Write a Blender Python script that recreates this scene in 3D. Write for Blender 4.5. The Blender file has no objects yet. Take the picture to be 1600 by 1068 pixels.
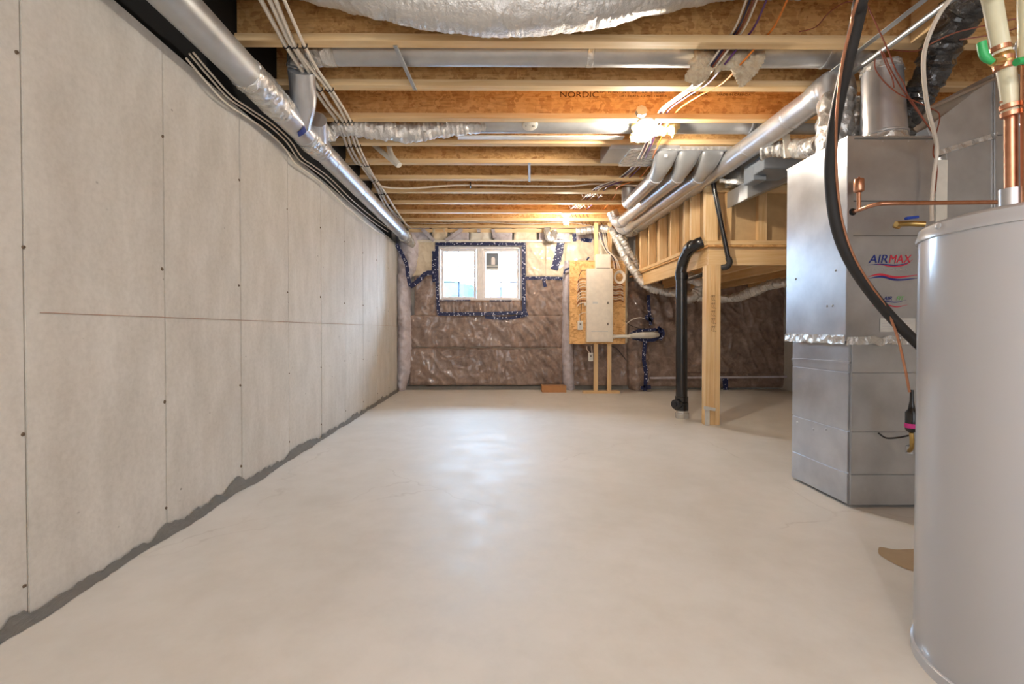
import bpy, bmesh, math, random
from mathutils import Vector, Matrix, noise, Euler
random.seed(7)
SC = bpy.context.scene
COL = SC.collection
# ------------------------------------------------------------------ camera
F, EYE = 732.0, 0.895
PITCH, YAW = math.radians(0.8), math.radians(0.4)
VX, VY = 775.0, 515.0                      # vanishing point of the room's long axis in the 1600x1068 frame
cam_d = bpy.data.cameras.new('camera'); cam = bpy.data.objects.new('camera', cam_d); COL.objects.link(cam)
cam.location = (0, 0, EYE); cam.rotation_euler = (math.pi/2 - PITCH, 0, -YAW)
cam_d.sensor_width = 36; cam_d.lens = F/1600*36; cam_d.clip_start = .02; cam_d.clip_end = 200
SX = -(VX - (800 - F*math.tan(YAW)))/1600
SY = (VY - (534 - F*math.tan(PITCH)))/1600
cam_d.shift_x, cam_d.shift_y = SX, SY
SC.camera = cam
RM = cam.rotation_euler.to_matrix()
def ray(x, y):
    return RM @ Vector(((x-800)/F + SX*1600/F, (534-y)/F + SY*1600/F, -1))
def at(x, y, Y):                            # point of the room at depth Y on that sight line
    d = ray(x, y); return cam.location + d*(Y/d.y)
def onX(x, y, X):
    d = ray(x, y); return cam.location + d*(X/d.x)
def onZ(x, y, Z):
    d = ray(x, y); return cam.location + d*((Z-EYE)/d.z)
# ------------------------------------------------------------------ light
W = bpy.data.worlds.new('world'); SC.world = W; W.use_nodes = True
bg = W.node_tree.nodes['Background']; bg.inputs[0].default_value = (.58, .75, 1.0, 1); bg.inputs[1].default_value = 40.0
SC.view_settings.view_transform = 'Standard'; SC.view_settings.look = 'None'
SC.view_settings.gamma = 1; SC.view_settings.use_curve_mapping = False
SC.view_settings.exposure = 0.92
def lamp(name, kind, loc, power, col, rot=(0,0,0), size=.05, sy=None):
    d = bpy.data.lights.new(name, kind); d.energy = power; d.color = col
    if kind == 'AREA':
        d.size = size
        if sy: d.shape = 'RECTANGLE'; d.size_y = sy
    else: d.shadow_soft_size = size
    o = bpy.data.objects.new(name, d); COL.objects.link(o); o.location = loc; o.rotation_euler = rot
    return o
WARM = (1, .80, .56)
B1, B2 = (1.08, 3.36), (.905, 6.06)
lamp('bulb_light', 'POINT', (-.1, -.95, 2.25), 32, (1, .96, .90), size=.06)
p = lamp('window_portal', 'AREA', (-.245, 7.25, 1.735), 1, (1, 1, 1), (-math.pi/2, 0, 0), 1.3, .85); p.data.cycles.is_portal = True
lamp('rear_fill', 'AREA', (.9, -1.5, 1.35), 32, (.86, .92, 1), (math.radians(94), 0, math.radians(-2)), 3.6, 1.9)  # added soft fill behind the camera to lift the shadows, not a room lamp

# ------------------------------------------------------------------ materials
class NT:
    def __init__(s, name):
        s.m = bpy.data.materials.new(name); s.m.use_nodes = True; s.t = s.m.node_tree
        s.b = s.t.nodes['Principled BSDF']; s.co = s.n('ShaderNodeTexCoord').outputs['Object']
    def n(s, k, **kw):
        o = s.t.nodes.new(k)
        for a, v in kw.items():
            if hasattr(o, a): setattr(o, a, v)
        return o
    def l(s, a, b): s.t.links.new(a, b)
    def map(s, scale=(1,1,1), rot=(0,0,0), src=None):
        m = s.n('ShaderNodeMapping'); m.inputs['Scale'].default_value = scale; m.inputs['Rotation'].default_value = rot
        s.l(src or s.co, m.inputs[0]); return m.outputs[0]
    def noise(s, scale, detail=4, rough=.55, src=None, dist=0):
        o = s.n('ShaderNodeTexNoise'); o.inputs['Scale'].default_value = scale; o.inputs['Detail'].default_value = detail
        o.inputs['Roughness'].default_value = rough; o.inputs['Distortion'].default_value = dist
        s.l(src or s.co, o.inputs['Vector']); return o
    def vor(s, scale, feature='F1', src=None):
        o = s.n('ShaderNodeTexVoronoi', feature=feature); o.inputs['Scale'].default_value = scale
        s.l(src or s.co, o.inputs['Vector']); return o
    def ramp(s, src, stops, interp='LINEAR'):
        r = s.n('ShaderNodeValToRGB'); e = r.color_ramp; e.interpolation = interp
        while len(e.elements) < len(stops): e.elements.new(.5)
        for el, (p, c) in zip(e.elements, stops):
            el.position = p; el.color = (*c, 1) if len(c) == 3 else c
        s.l(src, r.inputs[0]); return r.outputs[0]
    def mix(s, fac, a, b, mode='MIX'):
        m = s.n('ShaderNodeMix', data_type='RGBA', blend_type=mode)
        for k, v in ((0, fac), (6, a), (7, b)):
            if hasattr(v, 'links') or hasattr(v, 'is_output'): s.l(v, m.inputs[k])
            else: m.inputs[k].default_value = v if not isinstance(v, tuple) else (*v, 1)
        return m.outputs[2]
    def bump(s, h, strength=.3, dist=.01, to='Normal', nrm=None):
        b = s.n('ShaderNodeBump'); b.inputs['Strength'].default_value = strength; b.inputs['Distance'].default_value = dist
        s.l(h, b.inputs['Height'])
        if nrm: s.l(nrm, b.inputs['Normal'])
        s.l(b.outputs[0], s.b.inputs[to]); return b.outputs[0]
    def set(s, **kw):
        for k, v in kw.items():
            k = {'col': 'Base Color', 'rough': 'Roughness', 'metal': 'Metallic', 'coat': 'Coat Weight', 'coatr': 'Coat Roughness',
                 'spec': 'Specular IOR Level', 'trans': 'Transmission Weight', 'ecol': 'Emission Color', 'estr': 'Emission Strength', 'sheen': 'Sheen Weight', 'alpha': 'Alpha'}[k]
            if hasattr(v, 'is_output'): s.l(v, s.b.inputs[k])
            else: s.b.inputs[k].default_value = (*v, 1) if isinstance(v, tuple) else v
        return s.m
def G(c): return tuple(((x/255+.055)/1.055)**2.4 if x > 10 else x/3294 for x in c)
M = {}
def simple(name, col, rough=.5, **kw):
    m = NT(name); n = m.noise(18, 3)
    m.set(col=m.mix(.5, m.ramp(n.outputs[0], [(.3, tuple(c*.86 for c in col)), (.7, tuple(min(1, c*1.08) for c in col))]), col), rough=rough, **kw)
    M[name] = m.m; return m
def mk():
    # concrete wall
    m = NT('concrete_wall'); a = m.noise(1.6, 5, .6); b = m.noise(45, 6, .7); c = m.noise(7, 4, .6, m.map((1, 1, .35)))
    base = m.ramp(a.outputs[0], [(.3, G((194, 188, 180))), (.55, G((206, 200, 192))), (.75, G((214, 209, 203)))])
    base = m.mix(.45, base, m.ramp(c.outputs[0], [(.35, G((180, 174, 163))), (.65, G((212, 207, 199)))]))
    base = m.mix(.12, base, m.ramp(b.outputs[0], [(.35, G((150, 143, 132))), (.6, G((225, 220, 212)))]))
    pit = m.vor(9, 'F1', m.map((1, 1, 1.3)))
    sel = m.noise(3.3, 2)
    pf = m.ramp(pit.outputs['Distance'], [(.035, (1, 1, 1)), (.075, (0, 0, 0))])
    sf = m.ramp(sel.outputs[0], [(.52, (0, 0, 0)), (.62, (.75, .75, .75))])
    pm = m.mix(1.0, pf, sf, 'MULTIPLY')
    m.set(col=m.mix(pm, base, G((92, 84, 74))), rough=.82, spec=.3)
    h = m.mix(pm, m.mix(.5, b.outputs[0], c.outputs[0]), (0, 0, 0)); m.bump(h, .25, .005); M['concrete_wall'] = m.m
    # floor
    m = NT('concrete_floor'); a = m.noise(.9, 5, .6, dist=.4); b = m.noise(5, 6, .65); c = m.noise(70, 4, .6)
    base = m.ramp(a.outputs[0], [(.3, G((204, 199, 190))), (.5, G((212, 208, 200))), (.72, G((220, 216, 210)))])
    base = m.mix(.3, base, m.ramp(b.outputs[0], [(.3, G((196, 188, 175))), (.62, G((228, 222, 214)))]))
    v = m.vor(.55, 'DISTANCE_TO_EDGE', m.mix(.12, m.co, m.noise(3, 4).outputs['Color'], 'LINEAR_LIGHT'))
    cr = m.ramp(v.outputs['Distance'], [(.0, (1, 1, 1)), (.0022, (.8, .8, .8)), (.0038, (0, 0, 0))])
    cs = m.ramp(m.noise(1.4, 2).outputs[0], [(.5, (0, 0, 0)), (.6, (.22, .22, .22))])
    base = m.mix(m.mix(1., cr, cs, 'MULTIPLY'), base, G((150, 138, 122)))
    sp = m.vor(3.6); sm = m.ramp(sp.outputs['Distance'], [(.022, (1, 1, 1)), (.034, (0, 0, 0))])
    ss = m.ramp(m.noise(2.1, 2).outputs[0], [(.55, (0, 0, 0)), (.6, (.8, .8, .8))])
    base = m.mix(m.mix(1., sm, ss, 'MULTIPLY'), base, G((98, 90, 80)))
    m.set(col=base, rough=m.ramp(b.outputs[0], [(.3, (.46,)*3), (.7, (.62,)*3)]), spec=.36)
    m.bump(m.mix(.4, b.outputs[0], c.outputs[0]), .12, .004); M['concrete_floor'] = m.m
    simple('mortar', G((158, 154, 147)), .95).bump(NTn(M['mortar'], 40), .9, .02)
    simple('shadow_brown', G((174, 150, 118)), .35)  # brown of the shadow painted on the floor
    # osb
    for nm, k in (('osb', 1.0), ('osb_panel', 1.15)):
        m = NT(nm); w = m.mix(.11, m.co, m.noise(8, 3).outputs['Color'], 'LINEAR_LIGHT')
        v1 = m.vor(17, 'F1', m.map((1, 1, 2.0), (0, .9, 0), w)); v2 = m.vor(14, 'F1', m.map((1.9, 2, 1), (0, .35, .3), w))
        f = m.ramp(m.noise(14, 2).outputs[0], [(.47, (0, 0, 0)), (.53, (1, 1, 1))])
        cv = m.mix(f, v1.outputs['Color'], v2.outputs['Color'])
        bw = m.n('ShaderNodeRGBToBW'); m.l(cv, bw.inputs[0])
        cc = lambda *c: tuple(min(1, x*k) for x in G(c))
        base = m.ramp(bw.outputs[0], [(.15, cc(166, 112, 56)), (.35, cc(200, 150, 88)), (.55, cc(216, 170, 108)), (.75, cc(226, 184, 126)), (.9, cc(184, 128, 70))])
        g = m.noise(9, 6, .7, m.map((1, 1, 7), (0, .5, 0)))
        base = m.mix(.4, base, m.ramp(g.outputs[0], [(.34, cc(140, 88, 40)), (.5, cc(214, 168, 110)), (.7, cc(230, 190, 134))]))
        m.set(col=base, rough=.62); m.bump(bw.outputs[0], .5, .003); M[nm] = m.m
    # lumber
    for nm, ax, c0, c1, c2 in (('lumber_x', (.5, 9, 14), (222, 188, 138), (236, 210, 168), (200, 158, 104)),
                               ('lumber_z', (12, 12, .6), (222, 184, 132), (236, 208, 164), (200, 156, 100)),
                               ('lumber_y', (12, .6, 12), (214, 172, 116), (232, 200, 150), (190, 144, 86))):
        m = NT(nm); s = m.map(ax); a = m.noise(3.0, 5, .6, s, .8); b = m.noise(1.3, 2, .5)
        base = m.ramp(a.outputs[0], [(.25, G(c2)), (.45, G(c0)), (.7, G(c1))])
        base = m.mix(.35, base, m.ramp(b.outputs[0], [(.35, G((206, 158, 98))), (.65, G((238, 214, 172)))]))
        kn = m.vor(2.6); kf = m.ramp(kn.outputs['Distance'], [(.03, (1, 1, 1)), (.06, (0, 0, 0))])
        ks = m.ramp(m.noise(1.7, 1).outputs[0], [(.5, (0, 0, 0)), (.55, (.8, .8, .8))])
        m.set(col=m.mix(m.mix(1., kf, ks, 'MULTIPLY'), base, G((120, 70, 32))), rough=.6); m.bump(a.outputs[0], .15, .003); M[nm] = m.m
    # metals
    for nm, c, r0, r1, bs in (('galvanized', (196, 198, 204), .29, .35, 0), ('galvanized_dull', (184, 186, 188), .34, .5, .02), ('sheet_metal', (188, 190, 195), .295, .36, 0)):
        m = NT(nm); a = m.noise(5, 4, .6); b = m.vor(60)
        m.set(col=m.mix(.25, G(c), m.ramp(a.outputs[0], [(.35, G((160, 160, 160))), (.65, G((228, 228, 226)))])), metal=.93 if nm == 'sheet_metal' else .78,
              rough=m.ramp(a.outputs[0], [(.3, (r0,)*3), (.7, (r1,)*3)]))
        if bs: m.bump(a.outputs[0], bs, .02)
        M[nm] = m.m
    m = NT('foil'); a = m.noise(16, 5, .7, dist=.6); b = m.vor(24, 'F1')
    m.set(col=G((214, 212, 208)), metal=.7, rough=.24); m.bump(m.mix(.5, a.outputs[0], b.outputs['Distance']), .75, .025); M['foil'] = m.m
    m = NT('foil_sleeve'); a = m.noise(10, 6, .72, m.map((1, 1, 1)), .5); b = m.noise(34, 4, .6)
    m.set(col=G((216, 213, 209)), metal=.6, rough=.33, coat=.3); m.bump(m.mix(.4, a.outputs[0], b.outputs[0]), .8, .03); M['foil_sleeve'] = m.m
    m = NT('black_sleeve'); a = m.noise(16, 5, .7, dist=.5)
    m.set(col=G((34, 31, 30)), rough=.2, coat=.8, spec=.7); m.bump(a.outputs[0], .9, .03); M['black_sleeve'] = m.m
    m = NT('copper'); a = m.noise(30, 4); m.set(col=m.mix(a.outputs[0], G((184, 122, 90)), G((226, 170, 138))), metal=.9, rough=.3); M['copper'] = m.m
    m = NT('brass'); a = m.noise(30, 4); m.set(col=m.mix(a.outputs[0], G((176, 140, 76)), G((222, 190, 126))), metal=.9, rough=.32); M['brass'] = m.m
    simple('abs', G((26, 24, 25)), .24, coat=.3); simple('rubber', G((44, 42, 42)), .5)
    simple('white_plastic', G((226, 220, 208)), .38); simple('white_vinyl', G((238, 232, 230)), .35)
    simple('cable_white', G((222, 210, 194)), .45); simple('cable_blue', G((40, 38, 70)), .45); simple('cable_purple', G((92, 54, 110)), .45)
    simple('cable_orange', G((226, 132, 52)), .45); simple('cable_brown', G((128, 66, 46)), .5); simple('staple', G((24, 24, 28)), .4)
    simple('cream_pipe', G((212, 206, 176)), .3, coat=.3); simple('green', G((52, 164, 92)), .4); simple('pink', G((226, 62, 156)), .5); simple('blue', G((36, 70, 168)), .4)
    simple('drywall', G((196, 164, 120)), .85); simple('panel_paint', G((232, 222, 206)), .42); simple('panel_dark', G((120, 108, 94)), .5)
    simple('cardboard', G((182, 132, 88)), .8); simple('dark_membrane', G((16, 15, 16)), .8); simple('grey_box', G((120, 126, 134)), .5)
    simple('chalk', G((172, 128, 104)), .9); simple('tie_rust', G((112, 94, 76)), .9); simple('ink', G((74, 38, 14)), .8)
    simple('logo_blue', G((30, 48, 128)), .4); simple('logo_red', G((204, 46, 70)), .4); simple('logo_grey', G((196, 192, 190)), .4); simple('logo_green', G((120, 200, 110)), .4)
    simple('label_white', G((206, 204, 198)), .5); simple('tape_blue', G((30, 50, 128)), .5); simple('seam', G((92, 90, 86)), .5)
    simple('car_teal', G((6, 40, 52)), .25, coat=.6); simple('car_white', G((70, 80, 110)), .25, coat=.6); simple('car_glass', G((60, 76, 86)), .1); simple('tyre', G((30, 30, 32)), .8)
    simple('snow', G((150, 156, 164)), .8); simple('grille', G((70, 86, 110)), .5); simple('pull', G((230, 220, 200)), .5)
    m = NT('enamel'); a = m.noise(2.2, 3); m.set(col=m.mix(a.outputs[0], G((178, 178, 181)), G((184, 184, 187))), rough=.3, coat=.6, coatr=.12); m.bump(a.outputs[0], .04, .02); M['enamel'] = m.m
    # insulation behind clear film
    for nm, cs in (('insulation_brown', ((98, 78, 68), (138, 114, 101), (176, 154, 142))), ('insulation_cream', ((196, 176, 146), (220, 204, 176), (236, 224, 202))),
                   ('insulation_pale', ((164, 150, 150), (200, 192, 198), (216, 212, 222)))):
        m = NT(nm); a = m.noise(9, 6, .68, dist=.7); b = m.noise(2.4, 3)
        base = m.ramp(a.outputs[0], [(.3, G(cs[0])), (.5, G(cs[1])), (.72, G(cs[2]))])
        base = m.mix(.3, base, m.ramp(b.outputs[0], [(.35, G(cs[0])), (.65, G(cs[2]))]))
        w = m.noise(3.2, 4, .55, m.map((1.5, 1, .8), (0, .5, 0)), 1.6); w.noise_type = 'RIDGED_MULTIFRACTAL'
        w2 = m.noise(9, 4, .6, m.map((1.8, 1, .6), (0, .4, 0)), 1.2); w2.noise_type = 'RIDGED_MULTIFRACTAL'
        m.set(col=base, rough=.75, coat=1.0, coatr=.13); m.bump(m.mix(.3, w.outputs[0], w2.outputs[0]), 1.0, .02, 'Coat Normal'); m.bump(a.outputs[0], .4, .02)
        M[nm] = m.m
    m = NT('fibreglass'); a = m.noise(26, 6, .75); m.set(col=m.ramp(a.outputs[0], [(.3, G((206, 170, 128))), (.5, G((238, 216, 180))), (.75, G((250, 238, 214)))]), rough=.95, sheen=.3)
    m.bump(a.outputs[0], 1., .03); M['fibreglass'] = m.m; simple('fibreglass_yellow', G((206, 184, 132)), .95)
    m = NT('tape_navy'); v = m.vor(30, 'F1'); m.set(col=m.ramp(v.outputs['Distance'], [(.22, G((216, 216, 232))), (.3, G((18, 30, 78)))]), rough=.55, coat=.1); m.bump(m.noise(30, 3).outputs[0], .3, .01); M['tape_navy'] = m.m
    for nm, e in (('bulb', 700.0), ('bulb_far', 500.0)):
        m = NT(nm); m.set(col=(1, .9, .75), ecol=(1, .90, .76), estr=e); M[nm] = m.m
    # window glass: thin clear pane
    m = NT('glass'); g = m.n('ShaderNodeBsdfGlossy'); g.inputs['Roughness'].default_value = .02; t = m.n('ShaderNodeBsdfTransparent'); t.inputs[0].default_value = (.93, .97, .98, 1)
    mx = m.n('ShaderNodeMixShader'); fr = m.n('ShaderNodeFresnel'); fr.inputs[0].default_value = 1.45
    m.l(fr.outputs[0], mx.inputs[0]); m.l(t.outputs[0], mx.inputs[1]); m.l(g.outputs[0], mx.inputs[2]); m.l(mx.outputs[0], m.t.nodes['Material Output'].inputs[0]); M['glass'] = m.m
def NTn(mat, sc):
    t = mat.node_tree; n = t.nodes.new('ShaderNodeTexNoise'); n.inputs['Scale'].default_value = sc; n.inputs['Detail'].default_value = 5
    return n.outputs[0]
mk()

# ------------------------------------------------------------------ mesh helpers
def V(*a): return Vector(a[0]) if len(a) == 1 else Vector(a)
def smooth_path(pts, k=6):
    pts = [V(p) for p in pts]
    if len(pts) < 3 or k < 2: return pts
    P = [pts[0]*2-pts[1]] + pts + [pts[-1]*2-pts[-2]]; out = []
    for i in range(1, len(P)-2):
        a, b, c, d = P[i-1:i+3]
        for j in range(k):
            t = j/k
            out.append(.5*((2*b)+(c-a)*t+(2*a-5*b+4*c-d)*t*t+(-a+3*b-3*c+d)*t**3))
    out.append(pts[-1]); return out
def lerp(L, t):
    if not isinstance(L, (list, tuple)): return L
    s = t*(len(L)-1); i = min(int(s), len(L)-2); return L[i]+(L[i+1]-L[i])*(s-i)
def fbm(p, o=3):
    return noise.fractal(p, 1.0, 2.0, o)
class MB:
    def __init__(s): s.v = []; s.f = []
    def box(s, x0, x1, y0, y1, z0, z1):
        b = len(s.v); s.v += [V(x, y, z) for z in (z0, z1) for x, y in ((x0, y0), (x1, y0), (x1, y1), (x0, y1))]
        s.f += [tuple(b+i for i in q) for q in ((3,2,1,0), (4,5,6,7), (0,1,5,4), (1,2,6,5), (2,3,7,6), (3,0,4,7))]; return s
    def bar(s, p0, p1, w, h, up=(0,0,1)):
        p0, p1 = V(p0), V(p1); d = (p1-p0).normalized(); a = d.cross(V(up)).normalized(); u = a.cross(d)
        b = len(s.v)
        for p in (p0, p1): s.v += [p + a*(w/2*i) + u*(h/2*j) for i, j in ((-1,-1), (1,-1), (1,1), (-1,1))]
        s.f += [tuple(b+i for i in q) for q in ((3,2,1,0), (4,5,6,7), (0,1,5,4), (1,2,6,5), (2,3,7,6), (3,0,4,7))]; return s
    def loft(s, rings, cap=True, closed=True):
        b = len(s.v); n = len(rings[0])
        for r in rings: s.v += [V(p) for p in r]
        for i in range(len(rings)-1):
            for j in range(n if closed else n-1):
                k = (j+1) % n; s.f.append((b+i*n+j, b+i*n+k, b+(i+1)*n+k, b+(i+1)*n+j))
        if cap:
            s.f.append(tuple(b+j for j in range(n))[::-1]); s.f.append(tuple(b+(len(rings)-1)*n+j for j in range(n)))
        return s
    def tube(s, pts, r, n=14, k=6, cap=True, crumple=0, freq=20, ridge=0, pitch=.04, squash=1):
        P = smooth_path(pts, k)
        if ridge or crumple:                      # even fine steps
            Q = [P[0]]; step = min(pitch/4, .02) if ridge else .02
            for a, b in zip(P, P[1:]):
                m = max(1, int((b-a).length/step))
                for i in range(1, m+1): Q.append(a.lerp(b, i/m))
            P = Q
        L = len(P); T = [(P[min(i+1, L-1)]-P[max(i-1, 0)]).normalized() for i in range(L)]
        ref = V(0,0,1) if abs(T[0].z) < .9 else V(1,0,0); u = (ref - T[0]*ref.dot(T[0])).normalized(); rings = []; acc = 0
        for i in range(L):
            if i: acc += (P[i]-P[i-1]).length
            u = (u - T[i]*u.dot(T[i])).normalized(); w = T[i].cross(u); R = lerp(r, i/(L-1)); ring = []
            for j in range(n):
                a = 2*math.pi*j/n; rr = R
                if ridge: rr += ridge*math.sin(2*math.pi*acc/pitch)
                d = u*math.cos(a)*squash+w*math.sin(a)
                if crumple: rr += crumple*fbm((P[i]+d*R)*freq)
                ring.append(P[i]+d*rr)
            rings.append(ring)
        return s.loft(rings, cap)
    def cyl(s, p0, p1, r0, r1=None, n=20): return s.tube([p0, p1], [r0, r0 if r1 is None else r1], n, 1)
    def lathe(s, c, prof, n=28, axis=(0,0,1)):
        ax = V(axis).normalized(); q = V(0,0,1).rotation_difference(ax); c = V(c)
        return s.loft([[c + q @ V(r*math.cos(2*math.pi*j/n), r*math.sin(2*math.pi*j/n), z) for j in range(n)] for r, z in prof])
    def grid(s, fn, nu, nv):
        b = len(s.v); s.v += [V(fn(i/nu, j/nv)) for j in range(nv+1) for i in range(nu+1)]
        s.f += [(b+j*(nu+1)+i, b+j*(nu+1)+i+1, b+(j+1)*(nu+1)+i+1, b+(j+1)*(nu+1)+i) for j in range(nv) for i in range(nu)]; return s
    def prism(s, poly, y0, y1):                   # poly in X,Z
        b = len(s.v); n = len(poly); s.v += [V(x, y, z) for y in (y0, y1) for x, z in poly]
        s.f.append(tuple(range(b, b+n))); s.f.append(tuple(range(b+2*n-1, b+n-1, -1)))
        s.f += [(b+(i+1) % n, b+i, b+n+i, b+n+(i+1) % n) for i in range(n)]; return s
    def build(s, name, mat, parent=None, smooth=True, bevel=0, angle=40):
        if parent is None:
            xs = [v.x for v in s.v]; ys = [v.y for v in s.v]; zs = [v.z for v in s.v]
            o0 = V((min(xs)+max(xs))/2, (min(ys)+max(ys))/2, min(zs)); base = o0
        else: o0 = wl(parent); base = V(0,0,0)
        me = bpy.data.meshes.new(name); me.from_pydata([v-o0 for v in s.v], [], s.f); me.materials.append(M[mat])
        bm = bmesh.new(); bm.from_mesh(me); bmesh.ops.recalc_face_normals(bm, faces=bm.faces)
        if bevel: bmesh.ops.bevel(bm, geom=list(bm.edges), offset=bevel, segments=2, affect='EDGES', clamp_overlap=True)
        bm.to_mesh(me); bm.free()
        if smooth:
            me.shade_smooth() if hasattr(me, 'shade_smooth') else None
            me.set_sharp_from_angle(angle=math.radians(angle))
        o = bpy.data.objects.new(name, me); COL.objects.link(o)
        if parent is None: o.location = base
        else: o.parent = parent
        return o
def wl(o):
    v = V(0,0,0)
    while o: v = v + V(o.location); o = o.parent
    return v
def tag(o, label, cat, group=None):
    o['label'] = label; o['category'] = cat
    if group: o['group'] = group
    return o
def thing(name, label, cat, loc, group=None):
    o = bpy.data.objects.new(name, None); o.empty_display_size = .05; COL.objects.link(o); o.location = loc; return tag(o, label, cat, group)
def struct(o): o['kind'] = 'structure'; return o
def inst(src, parent, offset):
    c = src.copy(); COL.objects.link(c); c.parent = parent; c.location = offset; return c
def text(body, size, loc, mat, parent, name, shear=0, ext=.0004, xs=1, rot=(math.pi/2, 0, 0), align='CENTER'):
    cu = bpy.data.curves.new(name, 'FONT'); cu.body = body; cu.size = size; cu.extrude = ext; cu.shear = shear; cu.align_x = align; cu.align_y = 'CENTER'
    t = bpy.data.objects.new(name, cu); COL.objects.link(t); bpy.context.view_layer.update()
    me = bpy.data.meshes.new_from_object(t); bpy.data.objects.remove(t); me.materials.clear(); me.materials.append(M[mat])
    off = V(loc)-wl(parent); me.transform(Matrix.Translation(off) @ Euler(rot).to_matrix().to_4x4() @ Matrix.Diagonal((xs, 1, 1, 1)))
    me.name = name; o = bpy.data.objects.new(name, me); COL.objects.link(o); o.parent = parent; return o
def strokes(pts_list, r, mat, parent, name):
    m = MB()
    for pts in pts_list: m.tube(pts, r, 6, 4)
    return m.build(name, mat, parent)

# ================================================================== SETTING
WX = -1.45; CEIL = 2.40; BACK = 7.0; RX = 4.3; RY = -1.7
floor = struct(MB().box(-1.75, RX, RY, 7.3, -.12, 0).build('floor', 'concrete_floor', smooth=False))
wl_o = struct(MB().box(-1.75, WX-.006, RY, 7.3, -.1, 2.14).build('wall_left', 'concrete_wall', smooth=False))
# formwork panels with joints between them
J = 0.6123; j0 = 1.452
ys = [j0 + J*k for k in range(-5, 10)]
for a, b in zip(ys, ys[1:]):
    b2 = min(b, 7.12)
    if a > 7: continue
    off = random.uniform(-.002, .002)
    MB().box(WX-.012, WX+off, a+.002, b2-.002, 0, 2.148).build('concrete_panel', 'concrete_wall', wl_o, bevel=.0025)
tie = None
for y in ys[3:]:
    for z in (.11, .585, 1.155, 1.735):
        if y > 7: continue
        p = V(WX+.002, y-random.uniform(.0, .02), z+random.uniform(-.012, .012))
        m = MB(); m.lathe(p, [(.0068, -.004), (.0055, .0012), (.003, .0016), (.002, -.001)], 9, (1, 0, 0))
        for v in m.v: v.z += .004*fbm(v*60)
        m.build('tie_hole', 'tie_rust', wl_o)
MB().box(WX+.001, WX+.0026, 1.5, 7.0, .949, .9508).build('chalk_line', 'chalk', wl_o, smooth=False)
# ragged mortar strip at the wall's foot
def mort(u, v):
    y = RY+.1 + u*(7.0-RY-.1); h = max(.004, .018+.075*max(0, fbm(V(y*1.3, 3, 0)))+.03*fbm(V(y*9, 1, 0))+.012*fbm(V(y*40, 1, 0))); o = .035+.02*fbm(V(y*3, 7, 0))
    t = v; return V(WX+.006 + o*(1-t)**1.5 + .007*fbm(V(y*30, t*4, 0)), y, .002+h*t*(1+.5*max(0, fbm(V(y*4, 9, 0)))))
MB().grid(mort, 420, 5).build('mortar_strip', 'mortar', wl_o)
# sill and membrane above the left wall
struct(MB().box(-1.75, -1.57, RY, 7.3, 2.148, 2.40).box(-1.75, -1.365, RY, 7.3, 2.402, 2.70).build('trim_1', 'dark_membrane', smooth=False))
wr = struct(MB().box(RX, RX+.15, RY, 7.3, 0, 2.9).build('wall_right', 'concrete_wall', smooth=False))
wb0 = struct(MB().box(-1.75, RX, RY-.15, RY, 0, 2.9).build('wall_front', 'concrete_wall', smooth=False))
# back wall with a hole for the window
wx0, wx1 = at(683, 420, 7.06).x, at(817, 420, 7.06).x; wz0, wz1 = at(750, 469, 7.06).z, at(750, 385, 7.06).z
m = MB(); m.box(-1.75, wx0, 7.08, 7.32, 0, 2.9).box(wx1, RX, 7.08, 7.32, 0, 2.9).box(wx0, wx1, 7.08, 7.32, 0, wz0).box(wx0, wx1, 7.08, 7.32, wz1, 2.9)
wback = struct(m.build('wall_back', 'concrete_wall', smooth=False))
# ceiling: subfloor above I-joists
ceil = struct(MB().box(-1.75, RX, RY, 7.3, 2.70, 2.73).build('ceiling', 'osb', smooth=False))
JS = .4465; JY = [2.465 + JS*k for k in range(-9, 11)]
joists = {}
for k, y in zip(range(-8, 12), JY):
    x1 = 4.25 if k in (1, 2, 3) else (2.16 if k <= 0 else 4.25 if k == 4 else 1.98)
    x0 = -1.36
    w = MB().box(x0, x1, y+.027, y+.037, CEIL+.03, 2.665).build('joist', 'osb', ceil, smooth=False); joists[k] = w
    MB().box(x0, x1, y, y+.064, CEIL, CEIL+.038).build('flange', 'lumber_x', w, bevel=.0015)
    MB().box(x0, x1, y, y+.064, 2.662, 2.70).build('flange', 'lumber_x', w, bevel=.0015)
MB().box(2.17, 2.215, RY, 2.46, CEIL-.005, 2.70).build('beam', 'lumber_y', ceil, bevel=.002)
MB().box(1.985, 2.025, 4.25, 7.05, CEIL, 2.70).build('beam', 'lumber_y', ceil, bevel=.002)
# print on the joist web
j3 = joists[3]; yw = JY[11]+.0265
assert abs(JY[11]-3.358) < .01
text('NORDIC', .058, at(905, 148, yw-.001), 'ink', j3, 'web_lettering', xs=1.25)
text('LAM  FLANT 2x3  SPF GRADE 1650f', .026, at(985, 144, yw-.001), 'ink', j3, 'web_lettering', xs=1.2)
text('DET 11.875  CCMC 13032-R', .022, at(1005, 150, yw-.001), 'ink', j3, 'web_lettering', xs=1.3)
text('NI-40X', .036, at(1092, 147, yw-.001), 'ink', j3, 'web_lettering', xs=1.2)
text('MADE IN CANADA', .022, at(1147, 148, yw-.001), 'ink', j3, 'web_lettering', xs=1.3)

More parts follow.
